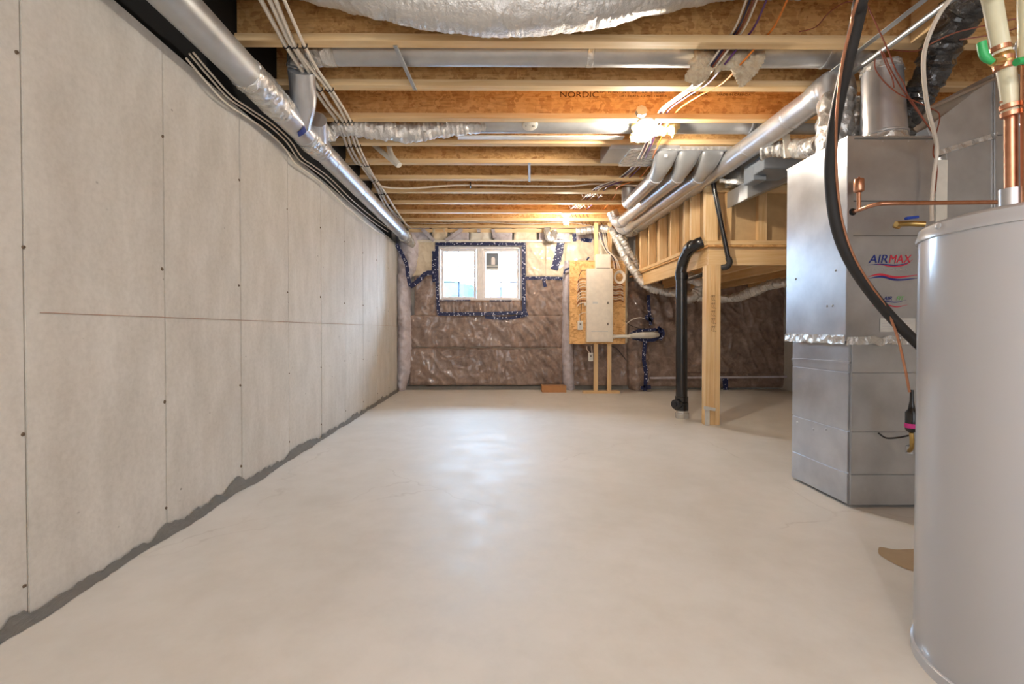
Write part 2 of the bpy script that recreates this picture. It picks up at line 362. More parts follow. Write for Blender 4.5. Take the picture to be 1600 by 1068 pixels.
# ------------------------------------------------ insulation on the back wall
def S(x, z):                                    # surface of the filmed batts
    b = .03 + .02*fbm(V(x*1.6, z*1.4, 0)) + .008*fbm(V(x*6, z*5, 3))
    # creases fanning down from upper right
    if z < 1.75:
        u = (x-1.25)*.85 + (z-1.6)*.55; wgt = math.exp(-((x-.75)/.45)**2)*max(0, min(1, (1.75-z)/.3))
        b += .013*wgt*math.sin(u*46+3*fbm(V(x*3, z*3, 1)))
        wgt2 = max(0, 1-abs(z-1.22)/.2)*(1 if -1.0 < x < .55 else 0)
        b += .004*wgt2*math.sin(x*95+4*fbm(V(x*4, z, 5)))
    r1 = 1-abs(noise.noise(V(x*5.5+z*2.2, z*2.1-x*1.3, 4))); r2 = 1-abs(noise.noise(V(x*3.1-z*3.5, z*3.8+x*2.2, 9)))
    b += .020*max(0, r1-.80)*5*.6 + .014*max(0, r2-.82)*5*.6
    if x > 1.95: b += .014*math.sin((x*1.0+z*.35)*34+3*fbm(V(x*3, z*2, 1)))*max(0, min(1, (z-.45)*2))*math.exp(-((x-2.5)/.5)**2)
    return BACK - b
def batt(name, x0, x1, z0, z1, mat, extra=lambda x, z: 0, n=.016, label=None, edge=.03):
    nu, nv = max(4, int((x1-x0)/n)), max(4, int((z1-z0)/n))
    def f(u, v):
        x = x0+(x1-x0)*u; z = z0+(z1-z0)*v; e = min(x-x0, x1-x, z-z0, z1-z)/edge
        y = S(x, z) - extra(x, z)
        if e < 1: y += .018*(1-math.sqrt(max(0, 1-(1-e)**2)))
        return V(x, y, z)
    o = MB().grid(f, nu, nv).build(name, mat, wback, angle=180)
    if label: o['label'] = label
    return o
X = lambda px, py=500: at(px, py, BACK).x
Z = lambda py: at(800, py, BACK).z
batt('insulation_batt', X(640), X(879), .07, Z(543.5), 'insulation_brown', label='lower course of brown batts under clear film')
batt('insulation_batt', X(640), X(879), Z(543.5), Z(492), 'insulation_brown', label='brown batts below the window')
batt('insulation_batt', X(648), X(683), Z(494), Z(430), 'insulation_brown')
batt('insulation_batt', X(684), X(817), Z(491), Z(469), 'insulation_brown', label='strip of film between the window and the lower tape', edge=.02)
batt('insulation_batt', X(818), X(880), Z(494), Z(434), 'insulation_brown')
batt('insulation_batt', X(645), X(681), Z(432), Z(376), 'insulation_cream', label='cream batt left of the window')
batt('insulation_batt', X(821), X(852), Z(433), Z(376), 'insulation_cream')
batt('insulation_batt', X(850), X(884), Z(433), Z(376), 'insulation_cream')
batt('insulation_batt', X(895), X(980), .06, Z(535), 'insulation_brown', label='brown batts behind the meter stand')
batt('insulation_batt', X(884), X(980), Z(536), Z(366), 'insulation_cream')
batt('insulation_batt', X(1002), X(1070), .05, 2.05, 'insulation_brown')
batt('insulation_batt', X(1068), X(1250), .24, 2.1, 'insulation_brown', label='dark brown batts under the stair landing')
batt('insulation_batt', X(1068), X(1250), .03, .25, 'insulation_brown')
batt('insulation_batt', X(1245), RX-.02, .03, 2.1, 'insulation_brown')
# bulging columns of film
def pillow(pxs, name, mat, depth, label=None):
    # pxs: rows (y, xl, xr) in the frame
    rings = []; n = 14
    rows = []
    for (y0, a0, b0), (y1, a1, b1) in zip(pxs, pxs[1:]):
        for t in range(14):
            t /= 14; rows.append((y0+(y1-y0)*t, a0+(a1-a0)*t, b0+(b1-b0)*t))
    rows.append(pxs[-1])
    m = MB()
    for y, a, b in rows:
        z = Z(y); xa, xb = X(a, y), X(b, y); ring = []
        for j in range(n+1):
            t = j/n; x = xa+(xb-xa)*t
            d = depth*(math.sin(math.pi*t)**.55)
            p = V(x, BACK+.03-d, z); p.y += .035*fbm(V(x*7, z*4, depth*9)) + .014*math.sin(z*48+x*30+4*fbm(V(x*5, z*5, 0)))*abs(math.sin(z*4+depth*20)); ring.append(p)
        rings.append(ring)
    m.loft(rings, cap=False, closed=False)
    o = m.build(name, mat, wback, angle=180)
    if label: o['label'] = label
pillow([(366, 617, 650), (378, 618, 657), (400, 620, 656), (422, 619, 652), (438, 619, 641), (470, 620, 642), (500, 620, 644), (540, 620, 645), (580, 620, 643), (609, 622, 634)], 'film_bulge', 'insulation_pale', .2, 'pale bulging film in the left corner')
pillow([(408, 880, 892), (430, 876, 893), (500, 877, 893), (560, 877, 897), (605, 879, 900), (611, 885, 896)], 'film_bulge', 'insulation_pale', .13)
pillow([(440, 982, 1008), (470, 978, 1015), (500, 978, 1020), (515, 980, 1016), (535, 979, 1014), (570, 978, 1016), (600, 980, 1012), (612, 986, 1006)], 'film_bulge', 'insulation_brown', .14, 'brown bulging column right of the service panel')
# band above the window
for i, (a, b, mt) in enumerate(((640, 672, 'insulation_pale'), (676, 700, 'insulation_cream'), (704, 733, 'insulation_pale'), (735, 768, 'white_plastic'), (772, 800, 'insulation_pale'), (803, 838, 'insulation_cream'), (842, 890, 'insulation_pale'), (895, 940, 'insulation_pale'))):
    batt('rim_batt', X(a), X(b), Z(376), Z(357), mt, lambda x, z: .01, edge=.03)
MB().box(X(640), X(890), 6.93, 6.955, Z(379.5), Z(376)).build('film_batten', 'white_plastic', wback, bevel=.004)
MB().box(X(640), X(955), 6.94, 7.0, Z(364), Z(359)).build('film_batten', 'lumber_x', wback, bevel=.003)
MB().box(-1.45, 1.9, 6.99, 7.1, 0, .055).build('mortar_strip', 'mortar', wback, smooth=False)
m = MB()
for a, b in (((770, 358), (773, 372)), ((697, 376), (722, 358)), ((660, 358), (678, 376)), ((748, 358), (748, 363))):
    m.bar(at(*a, 6.93), at(*b, 6.92), .05, .03, (0, 1, 0))
m.build('film_fold', 'insulation_pale', wback)
MB().tube([at(855, 357, 6.85), at(856, 368, 6.82), at(862, 373, 6.8), at(866, 362, 6.85)], .05, 12, 6, crumple=.02).build('film_fold', 'foil', wback)
# navy printed tape
def tape(pts, w, Y=None, back=.012):
    P = smooth_path([V(x, y, 0) for x, y in pts], 5)
    Q = [P[0]]
    for a, b in zip(P, P[1:]):
        k = max(1, int((b-a).length/2.2)); Q += [a.lerp(b, i/k) for i in range(1, k+1)]
    A = []
    for i, p in enumerate(Q):
        t = (Q[min(i+1, len(Q)-1)]-Q[max(i-1, 0)]).normalized(); nn = V(-t.y, t.x, 0); ww = w/2*(1+.22*fbm(V(p.x*.5, p.y*.5, 2)))
        row = []
        for s_ in (-1, -.4, .4, 1):
            q = p+nn*ww*s_; w3 = at(q.x, q.y, 6.95); y = (S(w3.x, w3.z) if Y is None else Y)-back; row.append(at(q.x, q.y, y))
        A.append(row)
    m = MB(); m.loft([[*r, *[v+V(0, .003, 0) for v in reversed(r)]] for r in A]); return m.build('tape_strip', 'tape_navy', wback)
for pts, w, Y in (([(680, 381), (750, 380.5), (821, 381)], 5, 6.94), ([(679, 392), (678, 420), (679, 440)], 7, None), ([(682.5, 384), (683, 440), (685, 492)], 5, 6.95),
                  ([(818.5, 383), (818.5, 430), (819, 494)], 6, 6.95), ([(684, 490), (750, 490), (817, 488)], 5.5, 6.93), ([(758, 495), (790, 497), (822, 492)], 5, None),
                  ([(684, 469.5), (735, 469)], 2, 6.955), ([(765, 469.5), (800, 469.5)], 2, 6.955), ([(641, 448), (655, 437), (666, 427), (680, 426)], 7, 6.9),
                  ([(619, 381), (628, 397), (635, 412), (637, 428), (641, 447)], 6, 6.78), ([(822, 434.5), (850, 434), (879, 435)], 5, None), ([(849, 435), (852, 448)], 5, None),
                  ([(866, 421), (872, 400), (877, 374)], 12, None), ([(897, 365), (898, 377)], 6, None), ([(908, 374), (925, 376)], 6, None), ([(920, 401), (917, 407)], 3, 6.86),
                  ([(881, 428), (884, 421), (890, 419)], 3, 6.84), ([(1013, 461), (1014, 480), (1017, 508)], 5, 6.82), ([(1008, 494), (1020, 500)], 8, 6.82),
                  ([(985, 522), (1000, 516), (1020, 515), (1034, 514)], 5, 6.78), ([(988, 527), (1005, 531), (1024, 530), (1034, 520)], 5, 6.78), ([(1027, 512), (1035, 520), (1030, 530)], 8, 6.78),
                  ([(1008, 533), (1006, 560), (1009, 580), (1008, 610)], 6, 6.8), ([(1001, 606), (1017, 604)], 6, 6.8), ([(1133, 588), (1134, 613)], 8, None), ([(820, 480), (824, 494)], 4, None)):
    tape(pts, w, Y)
# baseboard-like rail under the landing
MB().bar(at(1015, 590, 6.9), at(1240, 588, 6.9), .03, .03).build('film_batten', 'insulation_pale', wback)
for a, b in (((650, 541), (668, 543)), ((683, 542), (728, 544)), ((735, 542), (760, 543)), ((770, 543), (815, 544)), ((820, 545), (870, 543))):
    MB().bar(at(*a, 6.945), at(*b, 6.945), .004, .018, (0, 0, 1)).build('batt_seam', 'panel_dark', wback)

# ------------------------------------------------ window
win = struct(MB().box(wx0, wx1, 7.0, 7.10, wz1-.05, wz1).box(wx0, wx1, 7.0, 7.10, wz0, wz0+.03).box(wx0, wx0+.055, 7.0, 7.10, wz0+.03, wz1-.05).box(wx1-.055, wx1, 7.0, 7.10, wz0+.03, wz1-.05)
             .box(X(745), X(755), 7.0, 7.10, wz0+.03, wz1-.05).build('window_1', 'white_vinyl', bevel=0, smooth=False))
for a, b in ((689, 744), (755, 811)):
    xa, xb = X(a), X(b); za, zb = wz0+.012, wz1-.045; e = .035
    sash = MB().box(xa, xb, 7.03, 7.08, za, za+e).box(xa, xb, 7.03, 7.08, zb-e, zb).box(xa, xa+e, 7.03, 7.08, za+e, zb-e).box(xb-e, xb, 7.03, 7.08, za+e, zb-e).build('window_sash', 'white_vinyl', win, smooth=False)
    MB().box(xa+e, xb-e, 7.052, 7.056, za+e, zb-e).build('window_pane', 'glass', win, smooth=False)
    xm = (xa+xb)/2
    MB().box(xm-.008, xm+.008, 7.058, 7.066, za+e, zb-e).build('grille_bar', 'grille', sash, smooth=False)
    for t in (1/3, 2/3):
        zz = za+e+(zb-za-2*e)*t; MB().box(xa+e, xb-e, 7.057, 7.065, zz-.008, zz+.008).build('grille_bar', 'grille', sash, smooth=False)
sx0, sx1, sz0, sz1 = X(759), X(779), Z(421), Z(394)
st = tag(MB().box(sx0, sx1, 7.046, 7.051, sz0, sz1).build('window_sticker', 'label_white', smooth=False), 'blue and white sticker with an arched window picture on the right pane', 'sticker')
MB().box(sx0+.005, sx1-.005, 7.044, 7.046, sz0+.07, sz1-.01).build('sticker_picture', 'grey_box', st, smooth=False)
xm = (sx0+sx1)/2+.015; arch = [(xm-.028, sz0+.08), (xm+.028, sz0+.08)]+[(xm+.028*math.cos(a), sz0+.165+.03*math.sin(a)) for a in [i*math.pi/8 for i in range(9)]]
MB().prism(arch, 7.042, 7.044).build('arched_window_picture', 'white_vinyl', st, smooth=False)
MB().box(sx0+.01, sx1-.01, 7.044, 7.046, sz0+.03, sz0+.048).build('sticker_lettering', 'grey_box', st, smooth=False)
# outside
tag(MB().box(-12, 12, 7.33, 40, .9, 1.0).build('snowy_ground', 'snow', smooth=False), 'pale ground outside beyond the basement window', 'ground')['kind'] = 'structure'
def car(x0, x1, y, mat, label):
    r = thing('car', label, 'car', ((x0+x1)/2, y+.9, 1.0)); L = x1-x0
    prof = [(0, .35), (0, .8), (.05*L, .92), (.16*L, .97), (.78*L, .97), (.8*L, .95), (.98*L, .82), (L, .6), (L, .3), (.86*L, .22), (.1*L, .22)]
    MB().prism([(x0+a, 1+b) for a, b in prof], y, y+1.75).build('body', mat, r, bevel=.03)
    cab = [(.1*L, .95), (.2*L, 1.38), (.3*L, 1.46), (.56*L, 1.45), (.76*L, .96)]
    MB().prism([(x0+a, 1+b) for a, b in cab], y+.12, y+1.63).build('roof', mat, r, bevel=.02)
    for g in ([(.15*L, 1.0), (.22*L, 1.33), (.38*L, 1.38), (.38*L, 1.0)], [(.4*L, 1.0), (.4*L, 1.38), (.55*L, 1.38), (.7*L, 1.0)]):
        MB().prism([(x0+a, 1+b) for a, b in g], y+.10, y+.125).build('side_window', 'car_glass', r, smooth=False)
    for c in (.18*L, .82*L):
        for yy in (y-.02, y+1.5): MB().cyl((x0+c, yy, 1.33), (x0+c, yy+.25, 1.33), .33, n=24).build('wheel', 'tyre', r)
    MB().box(x0+.42*L, x0+.46*L, y-.02, y, 1.83, 1.86).build('door_handle', mat, r)
car(-3.6, -.25, 10.2, 'car_teal', 'dark teal car seen through the left half of the window')
car(-.15, 3.6, 11.4, 'car_white', 'pale car seen through the right half of the window')

# ================================================================== LEFT MAIN DUCT
DX, DZ = -1.265, 2.195
d = thing('round_duct', 'long galvanized round duct along the top of the left concrete wall', 'duct', (DX, 3, DZ-.08))
MB().cyl((DX, RY+.1, DZ), (DX, 2.44, DZ), .079, n=36).build('pipe', 'galvanized_dull', d)
MB().tube([(DX, 2.38, DZ), (DX, 2.78, DZ)], .084, 36, 1, crumple=.012, freq=26).build('foil_tape', 'foil', d)
MB().tube([(DX, 2.7, DZ), (DX, 3.16, DZ)], [.082, .082, .078], 36, 1).build('wye_body', 'galvanized', d)
MB().tube([(DX+.02, 3.0, DZ+.01), (DX+.10, 2.86, DZ+.09), (-1.13, 2.75, 2.40)], [.07, .075, .075], 24, 6).build('wye_branch', 'galvanized', d)
MB().tube([(DX+.03, 3.26, DZ+.02), (DX+.09, 3.10, DZ+.08)], [.07, .062], 24, 3).build('branch_stub', 'galvanized', d)
MB().tube([(DX, 3.12, DZ), (DX, 3.42, DZ)], .08, 36, 1, ridge=.004, pitch=.05).build('elbow_rings', 'galvanized', d)
MB().tube([(DX, 3.16, DZ+.0), (DX, 3.3, DZ)], .084, 30, 1, crumple=.012, freq=26).build('foil_tape', 'foil', d)
MB().cyl((DX, 3.38, DZ), (DX, 6.62, DZ), .073, n=36).build('pipe', 'galvanized', d)
for y in (3.62, 4.35, 5.25, 6.1): MB().lathe((DX, y, DZ), [(.0735, -.012), (.0755, -.008), (.0755, .008), (.0735, .012)], 36, (0, 1, 0)).build('collar', 'galvanized', d)
MB().tube([(DX, 6.45, DZ), (DX, 6.68, DZ), (DX+.05, 6.85, DZ-.06)], [.078, .085, .05], 24, 5, crumple=.02, freq=20).build('foil_tape', 'foil', d)
b = MB()
b.grid(lambda u, v: V(DX+.0835*math.cos(-1.15+.75*u-.2*v), 2.93+.055*v, DZ+.0835*math.sin(-1.15+.75*u-.2*v)), 8, 2).build('blue_tape', 'tape_blue', d)['label'] = 'small strip of blue tape'
# cross duct behind the first joist
c = thing('round_duct', 'silver round duct across the ceiling behind the nearest joist', 'duct', (.5, 2.74, 2.42))
CY = 2.735; CZ = .895+1.607
MB().cyl((-1.0, CY, CZ), (2.02, CY, CZ), .076, n=36).build('pipe', 'galvanized_dull', c)
MB().tube([(-1.13, 2.75, 2.40), (-1.12, 2.74, 2.46), (-1.08, CY, CZ-.01), (-.99, CY, CZ)], .079, 26, 6, ridge=.003, pitch=.05).build('elbow', 'foil', c)
MB().lathe((-.96, CY, CZ), [(.077, -.04), (.081, -.036), (.081, .036), (.077, .04)], 36, (1, 0, 0)).build('foil_tape', 'foil', c)
MB().lathe((.54, CY, CZ), [(.0765, -.02), (.0785, -.018), (.0785, .018), (.0765, .02)], 36, (1, 0, 0)).build('foil_tape', 'foil', c)
MB().tube([(1.9, CY, CZ), (2.1, CY, CZ), (2.2, CY+.02, CZ-.02)], .079, 30, 5, ridge=.003, pitch=.05).build('elbow', 'galvanized', c)
# second cross duct in the bay behind joist 3
c = thing('round_duct', 'silver round duct across the ceiling level with the nearer bulb', 'duct', (1, 3.61, 2.42))
MB().cyl((-.45, 3.61, 2.478), (2.5, 3.61, 2.478), .074, n=36).build('pipe', 'galvanized_dull', c)
MB().lathe((1.95, 3.61, 2.478), [(.0745, -.015), (.077, -.012), (.077, .012), (.0745, .015)], 36, (1, 0, 0)).build('collar', 'galvanized', c)
MB().box(-.3, 1.0, 3.66, 3.72, 2.396, 2.40+.004).build('hanger_strip', 'white_plastic', c, smooth=False)
# foil flex from the left duct
tag(MB().tube([(DX+.08, 3.16, DZ+.07), at(508, 210, 3.45), at(530, 200, 3.5), at(560, 200, 3.5), at(600, 205, 3.52), at(640, 207, 3.55), at(700, 200, 3.58), at(760, 193, 3.6), at(800, 190, 3.61)],
              [.055, .05, .055, .062, .066, .066, .062, .056, .05], 20, 6, crumple=.018, freq=16, ridge=.003, pitch=.035).build('flex_duct', 'foil_sleeve'),
    'crumpled silver foil flexible duct sagging from the left wall duct to the cross duct', 'flexible duct')
# large sagging sleeve at the top of the view
tag(MB().tube([(-1.35, 2.27, 2.59), (-.95, 2.27, 2.585), (-.62, 2.26, 2.535), (-.3, 2.26, 2.485), (.07, 2.26, 2.462), (.45, 2.26, 2.49), (.8, 2.26, 2.55), (1.1, 2.27, 2.59), (1.5, 2.27, 2.59)],
              [.085, .095, .125, .142, .147, .142, .12, .095, .085], 36, 6, crumple=.012, freq=9, ridge=.0012, pitch=.03).build('flex_duct', 'foil_sleeve'),
    'large silver insulated flexible duct sagging at the top nearest the viewer', 'flexible duct')
# hanger straps
def strap(a, b, label, w=.022):
    A, B = onZ(*a, CEIL-.003), onZ(*b, CEIL-.003); s = thing('metal_strap', label, 'strap', (A+B)/2, 'metal hanger straps')
    MB().bar(A, B, w, .002).build('strip', 'galvanized_dull', s, smooth=False); dd = (B-A).cross(V(0, 0, 1)).normalized()*w/2
    MB().bar(A+dd+V(0, 0, -.004), B+dd+V(0, 0, -.004), .002, .012).build('folded_edge', 'galvanized_dull', s, smooth=False)
    for p in (A.lerp(B, .04), A.lerp(B, .96)): MB().cyl(p+V(0, 0, -.006), p, .005, n=8).build('nail', 'galvanized', s)
strap((617, 71), (649, 141), 'slanting grey metal strap under the silver cross duct near the front')
strap((827, 254), (827, 284), 'short grey metal strap hanging farther back in the middle of the joists')
# white elbow pipe
p = thing('plastic_pipe', 'bent white plastic pipe hanging below the foil flexible duct', 'pipe', at(605, 240, 3.95))
MB().tube([at(584, 226, 4.1), at(600, 240, 4.0), at(622, 258, 3.92)], .021, 16, 4).build('pipe', 'white_plastic', p)
MB().tube([at(607, 218, 4.02), at(609, 235, 3.98), at(614, 246, 3.94), at(624, 258, 3.9)], .023, 16, 5).build('elbow', 'white_plastic', p)
# round white cover
rc = thing('round_cover', 'round white plastic cover on the joist left of the nearer bulb', 'cover', (.255, 3.46, 2.37))
cc = at(828, 196, 3.46)
MB().lathe(cc, [(.045, .03), (.056, .026), (.059, .01), (.057, .0), (.05, -.006), (.02, -.008), (.002, -.008)], 30, (0, .3, 1)).build('cover', 'white_plastic', rc)
for dx in (-.03, .02, .03): MB().cyl(cc+V(dx, -.01, -.012), cc+V(dx, -.01, -.006), .004, n=8).build('screw', 'panel_dark', rc)
# bulbs
def bulb(x, y, label, grp):

    r = thing('light_bulb', label, 'light', (x, y, CEIL))
    MB().lathe((x, y, CEIL), [(.058, 0), (.06, -.012), (.048, -.03), (.034, -.036), (.026, -.05), (.022, -.055)], 26).build('lamp_holder', 'white_plastic', r)
    MB().lathe((x, y, CEIL-.05), [(.013, 0), (.014, -.02), (.024, -.04), (.031, -.06), (.028, -.08), (.016, -.094), (.003, -.098)], 22).build('bulb', 'bulb' if y < 4 else 'bulb_far', r)
    MB().tube([(x+.03, y-.01, CEIL-.03), (x+.035, y-.015, CEIL-.09), (x+.03, y-.015, CEIL-.17)], .0015, 6, 3).build('pull_chain', 'pull', r)
bulb(B1[0], B1[1]+.03, 'bare lit bulb nearer the viewer, beside the yellow insulation', 'bare bulbs')
bulb(B2[0], B2[1]+.02, 'bare lit bulb farther back, near the electrical panel', 'bare bulbs')
# octagon box beside the nearer bulb
tag(MB().lathe(at(1003, 172, 3.30), [(.04, -.03), (.04, .0), (.01, .001)], 8, (0, -1, .2)).build('junction_box', 'galvanized_dull'), 'small grey octagonal box on the joist above the nearer bulb', 'electrical box')

# insulation tufts
def inside(p, poly):
    c = False; n = len(poly)
    for i in range(n):
        a, b = poly[i], poly[i-1]
        if (a[1] > p[1]) != (b[1] > p[1]) and p[0] < (b[0]-a[0])*(p[1]-a[1])/(b[1]-a[1])+a[0]: c = not c
    return c
def dist(p, poly):
    best = 1e9; P = V(*p, 0)
    for i in range(len(poly)):
        a, b = V(*poly[i-1], 0), V(*poly[i], 0); ab = b-a; t = max(0, min(1, (P-a).dot(ab)/max(1e-9, ab.length_squared))); best = min(best, (P-a-ab*t).length)
    return best
def tuft(poly, Y, thick, step, mat, name, label, cat, slope=0):
    xs = [p[0] for p in poly]; zs = [p[1] for p in poly]; G_ = {}; m = MB()
    nx = int((max(xs)-min(xs))/step)+1; nz = int((max(zs)-min(zs))/step)+1
    for side in (-1, 1):
        G_ = {}
        for i in range(nx+1):
            for j in range(nz+1):
                q = (min(xs)+i*step, min(zs)+j*step)
                if inside((q[0]+.01, q[1]+.01), poly):
                    dd = dist(q, poly); h = thick*math.sqrt(min(1, dd/(step*4)))
                    w = at(q[0]+1.2*fbm(V(q[0]*.3, q[1]*.3, side)), q[1]+1.6*fbm(V(q[0]*.25, q[1]*.25, 5)), Y + slope*(q[1]-min(zs)) + side*h + thick*.5*fbm(V(q[0]*.12, q[1]*.12, side)))
                    G_[(i, j)] = len(m.v); m.v.append(w)
        for (i, j) in G_:
            q = [(i, j), (i+1, j), (i+1, j+1), (i, j+1)]
            if all(k in G_ for k in q): m.f.append(tuple(G_[k] for k in q))
    o = m.build(name, mat, angle=180); return tag(o, label, cat)
tuft([(1084, 78), (1100, 78), (1135, 82), (1130, 100), (1112, 113), (1108, 124), (1092, 134), (1085, 136), (1070, 127), (1068, 118), (1078, 104), (1072, 99), (1082, 90)], 2.63, .03, 2, 'fibreglass', 'insulation_tuft', 'tan fibreglass tuft hanging over the nearest cross duct, left of its twin', 'insulation', 0)
tuft([(1130, 80), (1198, 78), (1196, 95), (1186, 112), (1172, 128), (1163, 137), (1153, 136), (1148, 124), (1142, 112), (1128, 112), (1112, 120), (1118, 104)], 2.62, .035, 2, 'fibreglass', 'insulation_tuft', 'tan fibreglass tuft hanging over the nearest cross duct, right of its twin', 'insulation', 0)
tuft([(990, 190), (1065, 190), (1064, 200), (1055, 212), (1050, 218), (1046, 210), (1036, 213), (1022, 214), (1010, 222), (985, 224), (983, 214), (988, 205), (984, 198)], 3.52, .03, 2, 'fibreglass_yellow', 'insulation_tuft', 'pale yellow fibreglass wrapped around the cross duct behind the nearer bulb', 'insulation', 0)

# ------------------------------------------------ cables
def cable(pts, r, mat, label, cat='cable', name='cable', group=None, n=8, k=6):
    return tag(MB().tube(pts, r, n, k).build(name, mat), label, cat, group)
runs = [([(399, -16), (441, 62), (452, 80), (505, 160), (528, 192), (543, 231), (556, 254), (571, 262), (590, 298), (606, 330), (626, 352)], .011, 'first'),
        ([(414, -16), (450, 62), (463, 80), (513, 160), (537, 192), (549, 231), (565, 259), (582, 283), (595, 302), (612, 330), (633, 356)], .011, 'second'),
        ([(424, -16), (460, 70), (487, 108), (515, 143), (542, 191), (556, 228), (572, 259), (590, 284), (603, 303), (620, 330), (640, 358)], .011, 'third'),
        ([(437, -16), (475, 70), (497, 110), (520, 143), (546, 186), (561, 228), (577, 262), (597, 300), (607, 322), (626, 342), (648, 362)], .009, 'fourth')]
stp_y = [2.5, 2.95, 3.40, 3.84, 4.3, 4.75]
for pts, r, nm in runs:
    P = [onZ(x, y, CEIL-.011) for x, y in pts]
    o = cable(P, r, 'cable_white', f'{nm} from the left of the four white cables stapled across the joists', 'cable', 'ceiling_cable', 'white cables stapled to the joists')
    for sy_ in [JY[9+i]+.03 for i in range(-1+1, 7)]:
        for a, b in zip(P, P[1:]):
            if a.y <= sy_ <= b.y:
                q = a.lerp(b, (sy_-a.y)/(b.y-a.y)); m = MB()
                m.tube([q+V(-r-.003, 0, .012), q+V(-r-.003, 0, -.004), q+V(0, 0, -r-.004), q+V(r+.003, 0, -.004), q+V(r+.003, 0, .012)], .003, 6, 3)
                m.build('staple', 'staple', o); break
for i, off in enumerate(((0, 0), (-5, 7), (6, -2))):
    P = [onX(x+off[0], y+off[1], WX+.03+.012*i) for x, y in [(296, 84), (325, 118), (356, 152), (385, 172), (420, 196), (448, 222), (466, 248), (486, 262), (512, 282), (545, 315), (580, 344), (606, 362)]]
    cable(P, .005, 'cable_white', ('grey cable drooping along the top of the concrete wall, %s' % ('between its two neighbours', 'lowest of the three', 'nearest the duct')[i]), 'cable', 'wall_cable', 'cables along the left wall top')
tag(MB().tube([at(586, 283, 4.72), at(600, 292, 4.8), at(640, 294, 4.9), at(700, 290, 4.94), at(735, 289, 4.94), at(880, 291, 4.94), at(930, 287, 4.94), at(1000, 290, 4.95)], .010, 8, 5, ).build('ceiling_cable', 'cable_white'),
    'grey-white cable running sideways along a joist in the middle of the ceiling', 'cable')
tag(MB().box(at(735, 289, 4.925).x-.006, at(735, 289, 4.925).x+.006, 4.915, 4.965, 2.39, 2.44).build('cable_clip', 'staple'), 'black clip on the sideways ceiling cable', 'clip')
tag(MB().tube([at(640, 348, 6.8), at(690, 349, 6.8), at(760, 347, 6.8), at(820, 350, 6.8), at(880, 347, 6.8), at(925, 352, 6.8)], .006, 8, 5).build('ceiling_cable', 'cable_white'), 'thin white cable looping along the farthest joist above the window', 'cable')
for i, (dx, dy, mat, w) in enumerate(((-9, 0, 'cable_white', 'white'), (-4, 0, 'cable_blue', 'dark blue'), (5, 0, 'cable_white', 'grey-white'), (0, 4, 'cable_brown', 'brown'), (18, 0, 'cable_purple', 'purple'), (46, -2, 'cable_orange', 'orange'))):
    s = .9 if i < 5 else .8
    P = [at(1182+dx*1.2, -14+dy, 2.2), at(1160+dx*1.1, 40, 2.42), at(1140+dx, 68, 2.54), at(1118+dx*.9, 98, 2.57), at(1092+dx*.8, 130, 2.86), at(1064+dx*.6, 150, 3.06), at(1036+dx*.5, 172, 3.33),
         at(1022+dx*.4, 200, 3.5), at(1005+dx*.4, 238, 3.85), at(990+dx*.5, 262, 4.45), at(968+dx*.6, 280, 4.75), at(938+dx*.6, 292, 4.98), at(925+dx*.8, 304, 5.35), at(908+dx*.9, 320, 5.85), at(890+dx, 334, 6.3)]
    cable(P, .0055, mat, f'{w} cable in the bundle threading through the joists past the nearer bulb', 'cable', 'bundle_cable', 'cables threading through the joists')
# loose loops of cable at the far joists
for j, (x, y, yy, mt) in enumerate(((925, 303, 5.33, 'cable_white'), (905, 320, 5.77, 'cable_white'), (903, 335, 6.3, 'cable_brown'), (925, 347, 6.75, 'cable_brown'))):
    m = MB()
    for i in range(6): m.tube([at(x-14+i*6, y+4, yy), at(x-16+i*6, y, yy-.03), at(x-12+i*6, y-4, yy-.03), at(x-9+i*6, y-3, yy)], .005, 6, 4)
    tag(m.build('cable_loops', mt), ('row of white cable loops on the far joists, %s' if j < 2 else 'row of brown cable loops on the far joists, %s') % ('higher in view', 'lower in view')[j % 2], 'cable')

